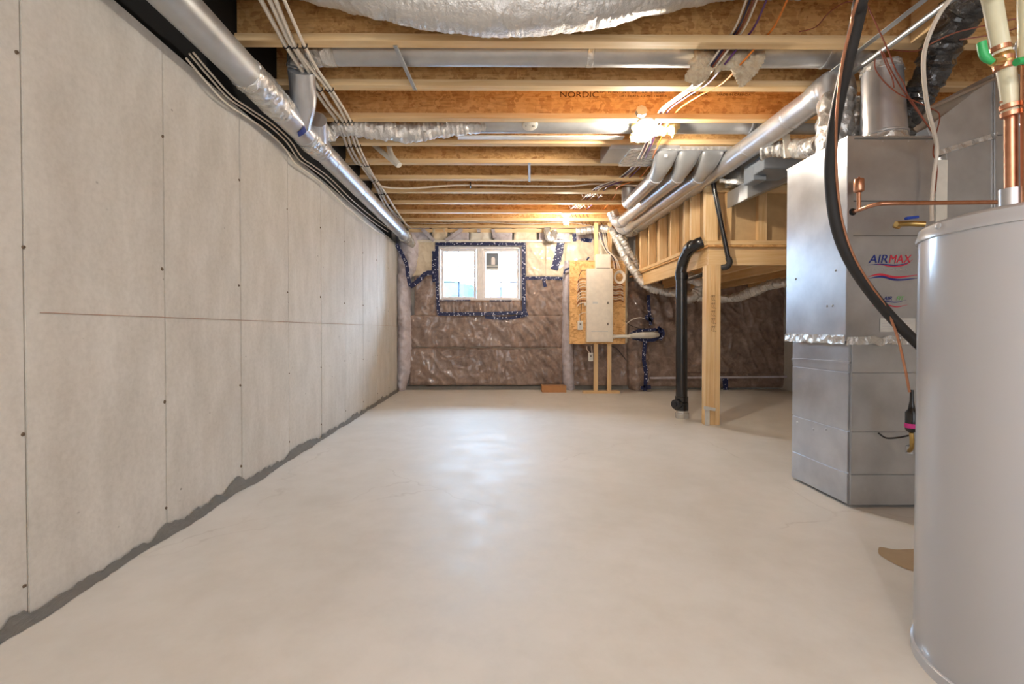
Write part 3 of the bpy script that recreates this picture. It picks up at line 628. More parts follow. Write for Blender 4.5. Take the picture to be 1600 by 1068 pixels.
# ================================================================== SUPPLY TRUNK AND BRANCHES
tr = thing('supply_trunk', 'flat metal supply duct across the joists with three boots turned down', 'duct', (1.6, 4.02, 2.37))
MB().box(1.1, 2.3, 3.835, 4.235, 2.365, 2.395).build('foil_bottom', 'foil', tr, bevel=.004)
MB().box(.93, 1.12, 3.86, 4.2, 2.378, 2.5).build('end_box', 'galvanized_dull', tr, bevel=.004)
MB().box(.935, 1.5, 3.83, 3.85, 2.372, 2.40).build('flange_strip', 'galvanized', tr, bevel=.002)
PX = [(1.415, 1.425, 5.02), (1.605, 1.575, 5.93), (1.795, 1.75, 6.35)]
nms = ('left', 'middle', 'right')
for i, (xa, xb, ye) in enumerate(PX):
    rings = []; n = 28; r = .064
    for t in [k/10 for k in range(11)]:
        ring = []; e = t*t*(3-2*t)
        cx = xa; cy = 3.90+.27*t**1.4; cz = 2.372-.122*(t**.8)
        ang = e*math.pi/2*.95
        for j in range(n):
            a = 2*math.pi*j/n; ca, sa = math.cos(a), math.sin(a); p = 5-3*e
            sq = (abs(ca)**p+abs(sa)**p)**(-1/p)
            hx = (.09*(1-e)+r*e)*sq*ca; hy = (.045*(1-e)+r*e)*sq*sa
            ring.append(V(cx+hx, cy+hy*math.cos(ang), cz+hy*math.sin(ang)))
        rings.append(ring)
    MB().loft(rings).build('boot', 'galvanized_dull', tr, angle=60)
    MB().box(xa-.095, xa+.095, 3.85, 3.955, 2.362, 2.372).build('boot_collar', 'galvanized', tr, bevel=.002)
    if i == 0: MB().box(xa-.028, xa-.002, 3.868, 3.872, 2.315, 2.34).build('paper_label', 'label_white', tr)
    d = thing('round_duct', f'silver round branch duct running back from the {nms[i]} boot', 'duct', (xb, (4.2+ye)/2, 2.18), 'branch ducts from the boots')
    MB().tube([(xa, 4.14, 2.25), (xb, ye, 2.25)], .0655, 30, 1).build('pipe', 'galvanized', d)
    if i == 0:
        MB().tube([(xb, ye-.05, 2.25), (xb, ye+.0, 2.253), (xb, ye+.03, 2.28), (xb, ye+.04, 2.34), (xb, ye+.04, 2.42)], .069, 24, 5).build('elbow', 'galvanized', d)
    else:
        MB().tube([(xb, ye-.12, 2.25), (xb, ye+.02, 2.26), (xb-.03, ye+.12, 2.31), (xb-.08, ye+.13, 2.42)], .073, 24, 5, ridge=.003, pitch=.04).build('elbow', 'galvanized', d)
    MB().lathe((xa, 4.2, 2.25), [(.066, -.015), (.068, -.01), (.068, .01), (.066, .015)], 30, (0, 1, 0)).build('collar', 'galvanized', d)
d = thing('round_duct', 'long silver round duct from the furnace top to the far wall', 'duct', (1.96, 4.6, 2.23))
LX, LZ = 1.965, .895+1.415
MB().cyl((LX, 2.86, LZ), (1.955, 6.55, LZ), .081, n=36).build('pipe', 'galvanized', d)
for y in (3.12, 3.62, 4.6, 5.6): MB().lathe((LX, y, LZ), [(.0815, -.012), (.084, -.008), (.084, .008), (.0815, .012)], 36, (0, 1, 0)).build('collar', 'galvanized', d)
MB().tube([(LX, 2.88, LZ), (LX, 2.78, LZ+.01), (LX-.015, 2.69, LZ-.02), (LX-.03, 2.66, LZ-.12)], .087, 30, 6, ridge=.002, pitch=.06).build('elbow', 'galvanized', d)
MB().tube([(LX-.03, 2.66, LZ-.10), (LX-.05, 2.65, 2.1), (LX-.07, 2.65, 1.862)], [.088, .086, .084], 28, 5, crumple=.02, freq=16).build('foil_wrap', 'foil', d)
MB().tube([(1.955, 6.4, LZ), (1.93, 6.6, LZ-.01), (1.86, 6.68, LZ-.02)], .086, 26, 5, crumple=.012, freq=20).build('foil_tape', 'foil', d)
# foil flex at the far right corner
tag(MB().tube([at(900, 362, 6.72), at(930, 358, 6.68), at(952, 358, 6.62), at(962, 372, 6.58), at(975, 398, 6.5), at(992, 425, 6.42), at(1010, 446, 6.35), at(1035, 455, 6.3), at(1060, 459, 6.2), at(1100, 465, 6.1), at(1135, 466, 6.0)], .052, 18, 6, crumple=.014, freq=18, ridge=.004, pitch=.04).build('flex_duct', 'foil_sleeve'),
    'silver foil flexible duct dropping right of the electrical panel and passing under the landing', 'flexible duct')
tag(MB().tube([at(966, 366, 6.45), at(976, 380, 6.45), at(990, 405, 6.5), at(1004, 430, 6.52), at(1018, 445, 6.52), at(1035, 449, 6.52)], .04, 16, 6, crumple=.014, freq=18, ridge=.004, pitch=.04).build('flex_duct', 'foil_sleeve'),
    'second silver foil flexible duct dropping beside the stud wall, behind the first', 'flexible duct')
tag(MB().tube([at(1070, 468, 5.6), at(1084, 462, 5.6), at(1093, 450, 5.6), at(1090, 438, 5.6), at(1078, 434, 5.7)], .06, 16, 6, crumple=.018, freq=16, ridge=.005, pitch=.04).build('flex_duct', 'foil_sleeve'),
    'short curled foil flexible duct between the black stack and the landing post', 'flexible duct')
tag(MB().tube([at(1128, 466, 5.9), at(1145, 466, 5.8), at(1170, 458, 5.5), at(1200, 446, 5.2), at(1232, 440, 5.0), at(1260, 434, 4.9)], .05, 16, 6, crumple=.02, freq=14, ridge=.004, pitch=.04).build('flex_duct', 'foil_sleeve'),
    'foil flexible duct rising under the landing right of the wooden post', 'flexible duct')

# ================================================================== LANDING, POST, STUDS
LY = 4.37
lz0, lz1 = at(1120, 414, LY).z, at(1120, 386, LY).z
ld = thing('stair_landing', 'wooden stair landing platform carried on a post at the right', 'landing', (2.9, 5.3, lz0))
MB().box(1.985, 4.25, LY, LY+.04, lz0, lz1).build('rim_board', 'lumber_x', ld, bevel=.002)
MB().box(1.99, 2.03, LY+.04, 6.42, lz0, lz1).build('rim_board', 'lumber_y', ld, bevel=.002)
for x in (2.45, 2.87, 3.3, 3.72): MB().box(x, x+.04, LY+.04, 6.9, lz0, lz1-.002).build('landing_joist', 'lumber_y', ld, smooth=False)
MB().box(1.965, 4.25, LY-.035, 6.9, lz1, lz1+.018).build('deck', 'osb_panel', ld, smooth=False)
MB().box(1.955, 4.25, LY-.04, LY+.06, lz1+.018, lz1+.056).build('bottom_plate', 'lumber_x', ld, bevel=.002)
MB().box(1.955, 2.05, LY+.06, 6.42, lz1+.018, lz1+.056).build('bottom_plate', 'lumber_y', ld, bevel=.002)
sw = thing('stud_wall', 'open stud wall standing on the stair landing', 'wall frame', (2.5, 5.3, lz1+.056))
zb = lz1+.056
for y in (4.86, 5.24, 5.62, 6.0, 6.36): MB().box(1.96, 2.05, y, y+.04, zb, 2.395).build('stud', 'lumber_z', sw, bevel=.0015)
MB().box(1.96, 2.05, 4.70, 4.745, zb, 2.395).build('stud', 'lumber_z', sw, bevel=.0015)
for xx in ((1.955, 2.07), (2.155, 2.20), (2.45, 2.53), (2.98, 3.02), (3.4, 3.44)): MB().box(xx[0], xx[1], LY+.0, LY+.05, zb, at(1150, 300, LY).z).build('stud', 'lumber_z', sw, bevel=.0015)
MB().box(1.955, 4.2, LY-.01, LY+.05, at(1150, 300, LY).z, at(1150, 289, LY).z).build('header', 'lumber_x', sw, bevel=.002)
MB().box(2.07, 4.2, LY+.055, LY+.068, zb, 2.69).build('drywall_back', 'drywall', sw, smooth=False)
MB().box(2.055, 2.068, LY+.07, 6.9, zb, 2.69).build('drywall_back', 'drywall', sw, smooth=False)
MB().box(2.06, 4.2, LY-.005, LY+.05, at(1150, 289, LY).z+.002, 2.69).build('upper_panel', 'drywall', sw, smooth=False)
po = thing('support_post', 'pale wooden post holding up the stair landing', 'post', (2.035, LY+.04, 0))
MB().box(1.967, 2.005, LY-.002, LY+.088, .0, lz0).build('ply', 'lumber_z', po, bevel=.002)
MB().box(2.006, 2.05, LY-.0, LY+.088, .0, lz0).build('ply', 'lumber_z', po, bevel=.002)
MB().box(2.051, 2.10, LY-.001, LY+.088, .0, lz0).build('ply', 'lumber_z', po, bevel=.002)
q = [at(1107, 470, LY-.006), at(1109, 464, LY-.006)]
strokes([[at(1110+dx, 463+12*k, LY-.004), at(1114+dx, 461+12*k, LY-.004), at(1112+dx, 467+12*k, LY-.004), at(1116+dx, 470+12*k, LY-.004)] for k in range(5) for dx in (0, 3)], .0012, 'ink', po, 'scribble')
MB().box(1.955, 2.0, LY-.012, LY-.004, .0, .16).build('plastic_flap', 'label_white', po, bevel=.003)
MB().bar((1.94, LY-.02, .17), (2.05, LY-.02, .15), .01, .03).build('plastic_flap', 'label_white', po, bevel=.003)
# drain stack
sx, sy = at(1065, 600, 4.72).x, 4.72
ds = thing('drain_stack', 'thick black plastic drain pipe standing on the floor before the landing', 'pipe', (sx, sy, 0))
MB().cyl((sx, sy, .20), (sx-.008, sy, at(1063, 428, 4.72).z), .056, n=28).build('pipe', 'abs', ds)
MB().lathe((sx+.006, sy, 0), [(.062, 0), (.066, .01), (.066, .055), (.058, .06), (.058, .085)], 28).build('floor_collar', 'foil', ds)
MB().lathe((sx, sy, .08), [(.058, 0), (.066, .005), (.066, .08), (.058, .085), (.064, .09), (.064, .14), (.057, .145)], 28).build('cleanout_fitting', 'abs', ds)
MB().tube([(sx, sy, .15), (sx-.07, sy-.05, .15)], .046, 22, 1).build('cleanout_branch', 'abs', ds)
MB().lathe((sx-.07, sy-.05, .15), [(.05, 0), (.05, .02), (.046, .024), (.02, .024), (.018, .034), (.002, .034)], 22, (-.8, -.6, 0)).build('cleanout_plug', 'abs', ds)
MB().lathe((sx-.008, sy, at(1063, 432, 4.72).z), [(.056, -.03), (.064, -.028), (.064, .035), (.057, .04)], 28).build('collar', 'abs', ds)
MB().tube([at(1063, 428, 4.72), at(1067, 411, 4.7), at(1074, 395, 4.62), at(1088, 382, 4.47), at(1098, 378, 4.44)], .054, 24, 6).build('upper_bend', 'abs', ds)
MB().tube([at(1076, 390, 4.6), at(1082, 384, 4.52)], .061, 24, 1).build('collar', 'abs', ds)
lp = thing('waste_pipe', 'slim black pipe leaning across the studs above the landing', 'pipe', at(1139, 408, 4.28))
MB().tube([at(1113, 280, 4.3), at(1126, 345, 4.29), at(1138, 404, 4.28)], .021, 18, 3).build('pipe', 'abs', lp)
MB().tube([at(1138, 402, 4.28), at(1140, 410, 4.28), at(1136, 416, 4.3), at(1128, 418, 4.33)], .027, 18, 5).build('elbow', 'rubber', lp)
MB().tube([at(1104, 427, 4.5), at(1085, 432, 4.75), at(1070, 437, 5.0)], .022, 14, 3).build('lower_run', 'abs', lp)

# ================================================================== ELECTRICAL PANEL
PY = 6.58
stn = thing('panel_stand', 'pale timber stand with two legs holding the electrical panel', 'stand', (at(940, 600, PY).x, PY, 0))
for a in (928.5, 949.5):
    MB().box(at(a, 500, PY).x, at(a+6, 500, PY).x, PY, PY+.04, .035, 2.395).build('leg', 'lumber_z', stn, bevel=.002)
MB().box(at(911, 600, PY).x, at(968, 600, PY).x, PY-.02, PY+.07, 0, .035).build('foot_plate', 'lumber_x', stn, bevel=.002)
bx0, bx1 = at(890, 500, PY-.02).x, at(977, 500, PY-.02).x
tag(MB().box(bx0, bx1, PY-.02, PY-.004, at(930, 537, PY).z, at(930, 407, PY).z).build('backing_board', 'osb_panel', smooth=False), 'square strand board sheet behind the electrical panel', 'board')
ep = thing('electrical_panel', 'tall cream electrical panel box mounted on the strand board', 'electrical panel', at(937, 534, PY-.03))
e = PY-.025; f_ = lambda a, b, c, d_, y0, y1: MB().box(at(a, 470, y0).x, at(c, 470, y0).x, y0, y1, at(930, d_, y0).z, at(930, b, y0).z)
f_(917, 419, 957, 534, e-.09, e).build('cabinet', 'panel_paint', ep, bevel=.004)
dr = f_(920, 423, 954, 531, e-.096, e-.09).build('door', 'panel_paint', ep, bevel=.002)
f_(921, 424, 952, 514, e-.099, e-.096).build('inner_door', 'panel_paint', dr, bevel=.001)
f_(949, 471, 951, 475, e-.104, e-.099).build('latch', 'panel_dark', dr)
f_(949, 504, 951, 508, e-.104, e-.099).build('latch', 'panel_dark', dr)
f_(926, 471, 934, 474, e-.100, e-.099).build('nameplate', 'label_white', dr)
f_(924, 517, 950, 518, e-.097, e-.0962).build('emboss_line', 'label_white', dr)
f_(931, 397, 954, 419, e-.07, e).build('top_box', 'panel_paint', ep, bevel=.003)
f_(932, 418, 953, 420, e-.074, e-.07).build('top_box_slot', 'panel_dark', ep)
f_(956, 425, 958, 534, e-.08, e-.02).build('side_flange', 'panel_paint', ep)
ORD = ('first', 'second', 'third', 'fourth', 'fifth', 'sixth', 'seventh', 'eighth', 'ninth', 'tenth')
# branch cables into both sides
for i in range(10):
    y = 436+i*4.2
    cable([at(918, y, PY-.06), at(911, y-2+random.random(), PY-.06), at(905, y+1, PY-.05), at(902, y+5, PY-.04)], .0055, 'cable_white' if i % 4 else 'cable_brown', ORD[i]+' from the top of the short cables entering the left side of the electrical panel', 'cable', 'panel_cable', 'cables at the left of the panel')
for i in range(10):
    y = 444+i*2.8
    cable([at(956, y, PY-.06), at(962, y+1, PY-.06), at(969, y-.5, PY-.055), at(974, y+2, PY-.04)], .0055, 'cable_white' if i % 3 else 'cable_brown', ORD[i]+' from the top of the short cables entering the right side of the electrical panel', 'cable', 'panel_cable', 'cables at the right of the panel')
m = MB()
for k in range(5):
    R = .055+.006*k; c0 = at(968, 433, PY-.06); m.tube([c0+V(R*math.cos(a), -.004*k, R*1.15*math.sin(a)) for a in [i*2*math.pi/14 for i in range(15)]], .005, 7, 2)
tag(m.build('cable_coil', 'cable_white'), 'coil of white cable hung right of the electrical panel', 'cable')
for i, mat in enumerate(('cable_white', 'cable_blue', 'cable_white', 'cable_white')):
    cable([at(936+i*3, 362, PY-.05), at(940+i*2.5, 378, PY-.05), at(947+i*1.5, 392, PY-.06), at(957+i*2, 404, PY-.06), at(960+i*3, 420, PY-.06)], .005, mat, (ORD[i]+' from the left of the cables dropping between the stand legs to the coil'), 'cable', 'drop_cable', 'drop cables above the panel')
def ebox(x0, y0, x1, y1, label, wires):
    b = thing('outlet_box', label, 'electrical box', at((x0+x1)/2, y1, PY-.04))
    f_(x0, y0, x1, y1, PY-.055, PY-.02).build('box', 'white_plastic', b, bevel=.002)
    f_(x0+1.2, y0+1.5, x1-1.2, y1-1.5, PY-.059, PY-.055).build('face_plate', 'label_white', b, bevel=.001)
    f_((x0+x1)/2-1.2, y0+4, (x0+x1)/2+1.2, y0+6.5, PY-.062, PY-.059).build('socket', 'panel_dark', b)
    for i, w in enumerate(wires): MB().tube([at(*p, PY-.05) for p in w], .004, 6, 4).build('lead', 'cable_white' if i % 2 == 0 else 'staple', b)
ebox(903, 501, 911, 515, 'small outlet box at the lower left of the strand board', [[(906, 501), (905, 492), (912, 488), (917, 489)], [(907, 501), (908, 470), (904, 440), (908, 424), (917, 422)]])
ebox(920, 551, 927, 564, 'small white junction box under the strand board on the left stand leg', [[(921, 551), (917, 545), (917, 541)], [(923, 551), (920, 541)], [(925, 551), (924, 540)]])
tag(MB().tube([at(917, 475, PY-.05), at(913, 476, PY-.05)], .022, 10, 1).build('plug', 'white_plastic'), 'tiny white plug on the left edge of the electrical panel', 'plug')
pc = thing('conduit', 'white plastic conduit from the electrical panel into the taped film bulge', 'conduit', at(985, 525, PY))
MB().tube([at(957, 525.5, PY-.06), at(984, 525, PY-.06)], .024, 16, 1).build('pipe', 'white_plastic', pc)
MB().tube([at(957, 525.5, PY-.06), at(961, 525.5, PY-.06)], .03, 16, 1).build('coupling', 'white_plastic', pc)
MB().tube([at(984, 525, PY-.06), at(992, 524, PY-.03), at(1005, 523.5, PY+.0), at(1020, 523, PY+.06), at(1028, 523, PY+.12)], [.03, .038, .044, .044, .03], 18, 5).build('elbow', 'white_plastic', pc)
cable([at(978, 506, PY), at(988, 499, PY), at(1000, 496, PY), at(1008, 498, PY+.05)], .006, 'cable_white', 'white cable arching from the strand board into the brown film bulge', name='wall_cable')
cable([at(976, 500, PY), at(985, 508, PY), at(1000, 513, PY+.02), at(1008, 512, PY+.05)], .004, 'staple', 'thin black cable from the strand board to the taped conduit', name='wall_cable')
cable([at(955, 540, PY), at(965, 546, PY+.1), at(978, 562, PY+.1)], .005, 'staple', 'black cable curving below the strand board behind the stand', name='wall_cable')
# carton
ct = thing('cardboard_box', 'flat brown cardboard box on the floor below the window', 'box', (at(866, 606, 6.72).x, 6.77, 0))
cx0, cx1 = at(847, 606, 6.68).x, at(885, 606, 6.68).x
MB().box(cx0, cx1, 6.68, 6.88, 0, .095).build('carton', 'cardboard', ct, bevel=.003)
MB().box(cx0+.002, cx1-.002, 6.765, 6.79, .094, .0965).build('flap_seam', 'panel_dark', ct)

# ================================================================== FURNACE
FX0, FX1, FY0, FY1 = 1.745, 2.185, 2.325, 2.81
ft = at(1321, 213.5, FY0).z; fs = at(1325, 533, FY0).z
fu = thing('furnace', 'tall galvanized metal furnace cabinet with a red and blue logo', 'furnace', ((FX0+FX1)/2, 2.55, 0))
MB().box(FX0, FX1, FY0, FY1, fs, ft).build('upper_cabinet', 'sheet_metal', fu, bevel=.003)
LX0, LX1 = 1.775, 2.32
lowtop = fs-.005; zl = [0.012, .17, at(1333, 674, 2.33).z, at(1333, 582, 2.33).z, lowtop]
MB().box(LX0+.006, LX1, 2.335, 2.795, zl[0], lowtop).build('lower_cabinet', 'sheet_metal', fu, bevel=.003)
for a, b in zip(zl, zl[1:]):
    MB().box(LX0, LX0+.006, 2.345, 2.79, a+.003, b-.003).build('side_panel', 'sheet_metal', fu, bevel=.0015)
    MB().box(LX0+.005, LX1-.005, 2.328, 2.335, a+.003, b-.003).build('front_panel', 'galvanized_dull', fu, bevel=.0015)
MB().bar((LX0-.004, 2.33, zl[3]+.05), (LX0-.004, 2.79, zl[3]+.04), .006, .012).build('ledge_strip', 'sheet_metal', fu)
for za, zb_ in ((ft-.012, ft-.006), (at(1400, 315, FY0).z, at(1400, 313, FY0).z), (at(1400, 369, FY0).z, at(1400, 367.5, FY0).z)):
    MB().box(FX0+.01, FX1-.01, FY0-.0015, FY0, za, zb_).build('seam_line', 'seam', fu, smooth=False)
MB().box(FX0-.004, FX0+.03, FY0-.004, FY0+.03, fs, ft).build('corner_strip', 'sheet_metal', fu, bevel=.002)
MB().box(FX0-.003, FX1+.003, FY0-.003, FY1+.003, ft-.003, ft+.004).build('top_flange', 'sheet_metal', fu, bevel=.001)
m = MB()
m.grid(lambda u, v: V(FX0-.006+.004*fbm(V(u*14, v*3, 0)), FY0+(FY1-FY0)*u, fs-.012+.045*v+.008*fbm(V(u*9, 4, 0))), 30, 3)
m.grid(lambda u, v: V(FX0+(FX1-FX0)*u, FY0-.006+.004*fbm(V(u*14, v*3, 7)), fs-.016+.04*v+.01*fbm(V(u*9, 8, 0))), 30, 3)
m.build('foil_tape', 'foil', fu)
for y, z in ((2.40, 1.2), (2.72, 1.19), (2.42, 1.02), (2.46, 1.02), (2.5, .36), (2.74, .35), (2.6, .34)):
    MB().lathe((FX0 if z > fs else LX0, y, z), [(.006, 0), (.006, .003), (.003, .005)], 8, (-1, 0, 0)).build('screw', 'galvanized', fu)
for x in (1.80, 1.92, 2.05, 2.14): MB().lathe((x, FY0, ft-.02), [(.004, 0), (.004, .002)], 8, (0, -1, 0)).build('screw', 'galvanized', fu)
# logo
yl = FY0-.0015
text('AIR', .060, at(1387, 405, yl), 'logo_blue', fu, 'logo_lettering', shear=.22, xs=1.05, align='RIGHT')
text('MAX', .060, at(1388, 405, yl), 'logo_red', fu, 'logo_lettering', shear=.22, xs=.86, align='LEFT')
text('TECHNOLOGIES', .018, at(1391, 421, yl), 'logo_grey', fu, 'logo_lettering', xs=1.7)
def swoosh(pts, w, mat):
    P = smooth_path([at(x, y, yl) for x, y in pts], 6); n = len(P)
    m = MB(); m.loft([[p+V(0, 0, ww), p+V(0, -.001, ww), p+V(0, -.001, -ww), p+V(0, 0, -ww)] for p, ww in ((p, max(.0004, w*math.sin(math.pi*min(1, max(0, (i+.5)/n))))) for i, p in enumerate(P))]); m.build('logo_swoosh', mat, fu, smooth=False)
swoosh([(1355, 414), (1375, 412.5), (1400, 414), (1423, 410)], .003, 'logo_blue'); swoosh([(1370, 412), (1395, 416), (1415, 413), (1426, 405)], .003, 'logo_red')
swoosh([(1356, 432), (1375, 428.5), (1400, 433), (1437, 429)], .006, 'logo_red'); swoosh([(1357, 435), (1378, 432), (1402, 437), (1438, 434)], .0055, 'logo_blue')
text('MAX', .026, at(1369, 466, yl), 'logo_red', fu, 'logo_lettering', shear=.3); text('AIR', .028, at(1387, 466, yl), 'logo_blue', fu, 'logo_lettering', shear=.3); text('FIT', .028, at(1406, 466, yl), 'logo_green', fu, 'logo_lettering', shear=.3)
swoosh([(1362, 472), (1380, 470), (1400, 472), (1416, 468)], .0022, 'logo_blue'); swoosh([(1362, 478), (1380, 475), (1400, 479), (1418, 476)], .003, 'logo_red')
lb = MB().box(at(1375, 500, yl).x, at(1430, 500, yl).x, yl-.001, yl, at(1400, 518, yl).z, at(1400, 497, yl).z).build('rating_label', 'label_white', fu, smooth=False)
for k in range(4): MB().box(at(1378, 500, yl).x, at(1422, 500, yl).x, yl-.002, yl-.001, at(1400, 502+k*4, yl).z, at(1400, 500.6+k*4, yl).z).build('label_print', 'logo_grey', lb, smooth=False)
# stubs on top
tk = thing('duct_riser', 'wide shiny metal round riser on top of the furnace', 'duct', (2.02, 2.5, ft))
MB().tube([(2.035, 2.46, ft+.004), (2.035, 2.46, ft+.06)], [.108, .100], 32, 1, crumple=.006).build('foil_collar', 'foil', tk)
MB().tube([(2.035, 2.46, ft+.05), (2.03, 2.47, ft+.40)], [.1, .088], 36, 1).build('pipe', 'galvanized', tk)
MB().lathe((2.035, 2.46, ft+.06), [(.1, -.008), (.105, -.004), (.105, .004), (.1, .008)], 32).build('bead', 'galvanized', tk)
MB().tube([(2.03, 2.47, ft+.39), (2.03, 2.47, ft+.43)], [.09, .084], 30, 1, crumple=.012, freq=30).build('foil_rim', 'foil', tk)
tag(MB().tube([(2.03, 2.66, ft+.003), (2.03, 2.66, ft+.2), (2.05, 2.66, ft+.34)], .06, 22, 5, crumple=.014, freq=16).build('duct_riser', 'foil'), 'foil-wrapped riser half hidden behind the black hose on the furnace', 'duct')
tag(MB().tube([at(1408, 212, 2.47), at(1412, 190, 2.47), at(1436, 150, 2.45), at(1458, 105, 2.4), at(1478, 60, 2.32), at(1510, 10, 2.2), at(1560, -40, 2.05), (at(1560, -40, 2.05).x+.15, 1.9, 2.62)], [.06, .068, .075, .082, .085, .085, .085], 26, 7, crumple=.03, freq=12, ridge=.006, pitch=.045).build('flex_duct', 'black_sleeve'),
    'black wrinkled flexible duct rising from the furnace top', 'flexible duct')
# return air duct
rt = thing('return_duct', 'dark grey sheet metal return duct right of the furnace', 'duct', (2.5, 2.7, 0))
ry = 2.46
pz = lambda x, y: (at(x, y, ry).x, at(x, y, ry).z)
MB().prism([pz(1479, 231.5), pz(1479, 700), pz(1600, 700), pz(1600, 208), pz(1556, 212)], ry, 3.0).build('drop_section', 'galvanized_dull', rt, bevel=.002)
MB().prism([pz(1463, 236), pz(1556, 212), pz(1556, 118), pz(1448, 200)], ry, 3.0).build('sloping_section', 'galvanized_dull', rt, bevel=.002)
MB().prism([pz(1556, 208), pz(1640, 208), pz(1640, 112), pz(1556, 112)], ry+.02, 3.0).build('trunk_section', 'galvanized_dull', rt, bevel=.002)
m = MB(); m.grid(lambda u, v: at(1461+97*u, 236-30*u+9*v+1.5*fbm(V(u*20, v*3, 0)), ry-.006), 40, 3).build('foil_tape', 'foil', rt)
MB().bar(at(1448, 172, ry-.01), at(1556, 122, ry-.01), .008, .012).build('seam_bar', 'sheet_metal', rt)
MB().bar(at(1555, 110, ry-.008), at(1555, 330, ry-.008), .006, .008, (0, 1, 0)).build('corner_seam', 'sheet_metal', rt)
MB().box(at(1462, 260, ry).x, at(1480, 260, ry).x, ry-.005, ry+.02, .9, at(1470, 250, ry).z).build('side_strip', 'white_plastic', rt, bevel=.002)
# clutter left of furnace top
hp = thing('humidifier_duct', 'grey metal duct pieces hanging left of the furnace top', 'duct', at(1200, 290, 3.9))
MB().prism([(at(1163, 318, 4.0).x, at(1163, 312, 4.0).z), (at(1163, 285, 4.0).x, at(1163, 285, 4.0).z), (at(1250, 262, 4.0).x, at(1250, 262, 4.0).z), (at(1250, 275, 4.0).x, at(1250, 275, 4.0).z)], 3.95, 4.3).build('sloping_duct', 'galvanized_dull', hp, bevel=.003)
MB().box(at(1183, 280, 3.7).x, at(1240, 280, 3.7).x, 3.6, 3.9, at(1200, 270, 3.7).z, at(1200, 247, 3.7).z).build('metal_box', 'grey_box', hp, bevel=.004)
MB().box(at(1172, 285, 3.8).x, at(1192, 285, 3.8).x, 3.75, 3.9, at(1180, 284, 3.8).z, at(1180, 262, 3.8).z).build('metal_box', 'grey_box', hp, bevel=.004)
MB().tube([at(1168, 283, 4.05), at(1140, 284, 4.1), at(1125, 282, 4.15)], .018, 12, 4, crumple=.02).build('foil_scrap', 'foil', hp)
MB().box(at(1150, 255, 4.1).x, at(1235, 255, 4.1).x, 4.02, 4.3, at(1150, 283, 4.1).z, at(1150, 240, 4.1).z).build('duct_body', 'galvanized_dull', hp, bevel=.003)
tag(MB().tube([at(1190, 235, 3.5), at(1225, 232, 3.4), at(1260, 232, 3.2), at(1285, 225, 3.0)], .06, 18, 5, ridge=.006, pitch=.04, crumple=.015).build('flex_duct', 'foil'), 'dark foil flexible duct left of the furnace below the long round duct', 'flexible duct')
tag(MB().bar(at(1228, 210, 3.3), at(1232, 246, 3.3), .05, .008, (0, 1, 0)).build('hanger_strip', 'white_plastic'), 'white strip hanging beside the long round duct near the furnace', 'strap')
tag(MB().bar(at(1300, 112, 2.66), at(1452, -6, 2.06), .03, .004).build('metal_channel', 'galvanized_dull'), 'flat metal channel slanting above the furnace, upper one', 'channel')
tag(MB().tube([at(1333, 113, 2.64), at(1494, -6, 2.0)], .014, 14, 1).build('metal_conduit', 'galvanized_dull'), 'round metal conduit slanting above the furnace, lower one', 'conduit')
# line set
tag(MB().tube([(at(1352, -20, 1.6).x, 1.35, 2.42), at(1352, -20, 1.6), at(1342, 20, 1.66), at(1326, 90, 1.75), at(1309, 165, 1.86), at(1299, 230, 1.95), at(1298, 290, 2.02), at(1306, 350, 2.06), at(1324, 400, 2.08), at(1352, 445, 2.1), at(1388, 490, 2.12), at(1425, 528, 2.12), at(1460, 560, 2.12)], .0225, 18, 8).build('insulated_hose', 'rubber'),
    'thick black insulated hose curving down in front of the furnace', 'hose')
tag(MB().tube([(at(1343, -10, 1.58).x, 1.33, 2.42), at(1343, -10, 1.58), at(1330, 40, 1.66), at(1316, 100, 1.74), at(1308, 170, 1.84), at(1306, 230, 1.93), at(1308, 290, 2.0), at(1317, 350, 2.04), at(1334, 400, 2.06), at(1360, 445, 2.08), at(1384, 480, 2.1), at(1402, 525, 2.12), at(1414, 575, 2.13), at(1421, 612, 2.14)], .0055, 10, 8).build('copper_line', 'copper'),
    'thin copper line following the black hose down the furnace', 'pipe')
fd = thing('filter_drier', 'black cylinder with a pink band low on the furnace front', 'valve', at(1424, 700, 2.15))
MB().lathe(at(1424, 676, 2.15), [(.006, 0), (.022, .012), (.024, .02), (.024, .095), (.014, .11), (.008, .15), (.007, .2)], 20).build('canister', 'abs', fd)
MB().lathe(at(1424, 668, 2.15), [(.0245, 0), (.0255, .001), (.0255, .02), (.0245, .021)], 20).build('band', 'pink', fd)
MB().tube([at(1424, 676, 2.15), at(1425, 690, 2.15), at(1424, 700, 2.17), at(1420, 705, 2.2)], .009, 10, 4).build('elbow', 'brass', fd)
MB().lathe(at(1422, 708, 2.2), [(.016, 0), (.016, .035), (.008, .04)], 12).build('nut', 'galvanized', fd)
cable([at(1372, 676, 2.3), at(1385, 684, 2.28), at(1405, 683, 2.25), at(1420, 680, 2.2)], .004, 'rubber', 'short dark wire low on the furnace front', 'wire', 'wire')
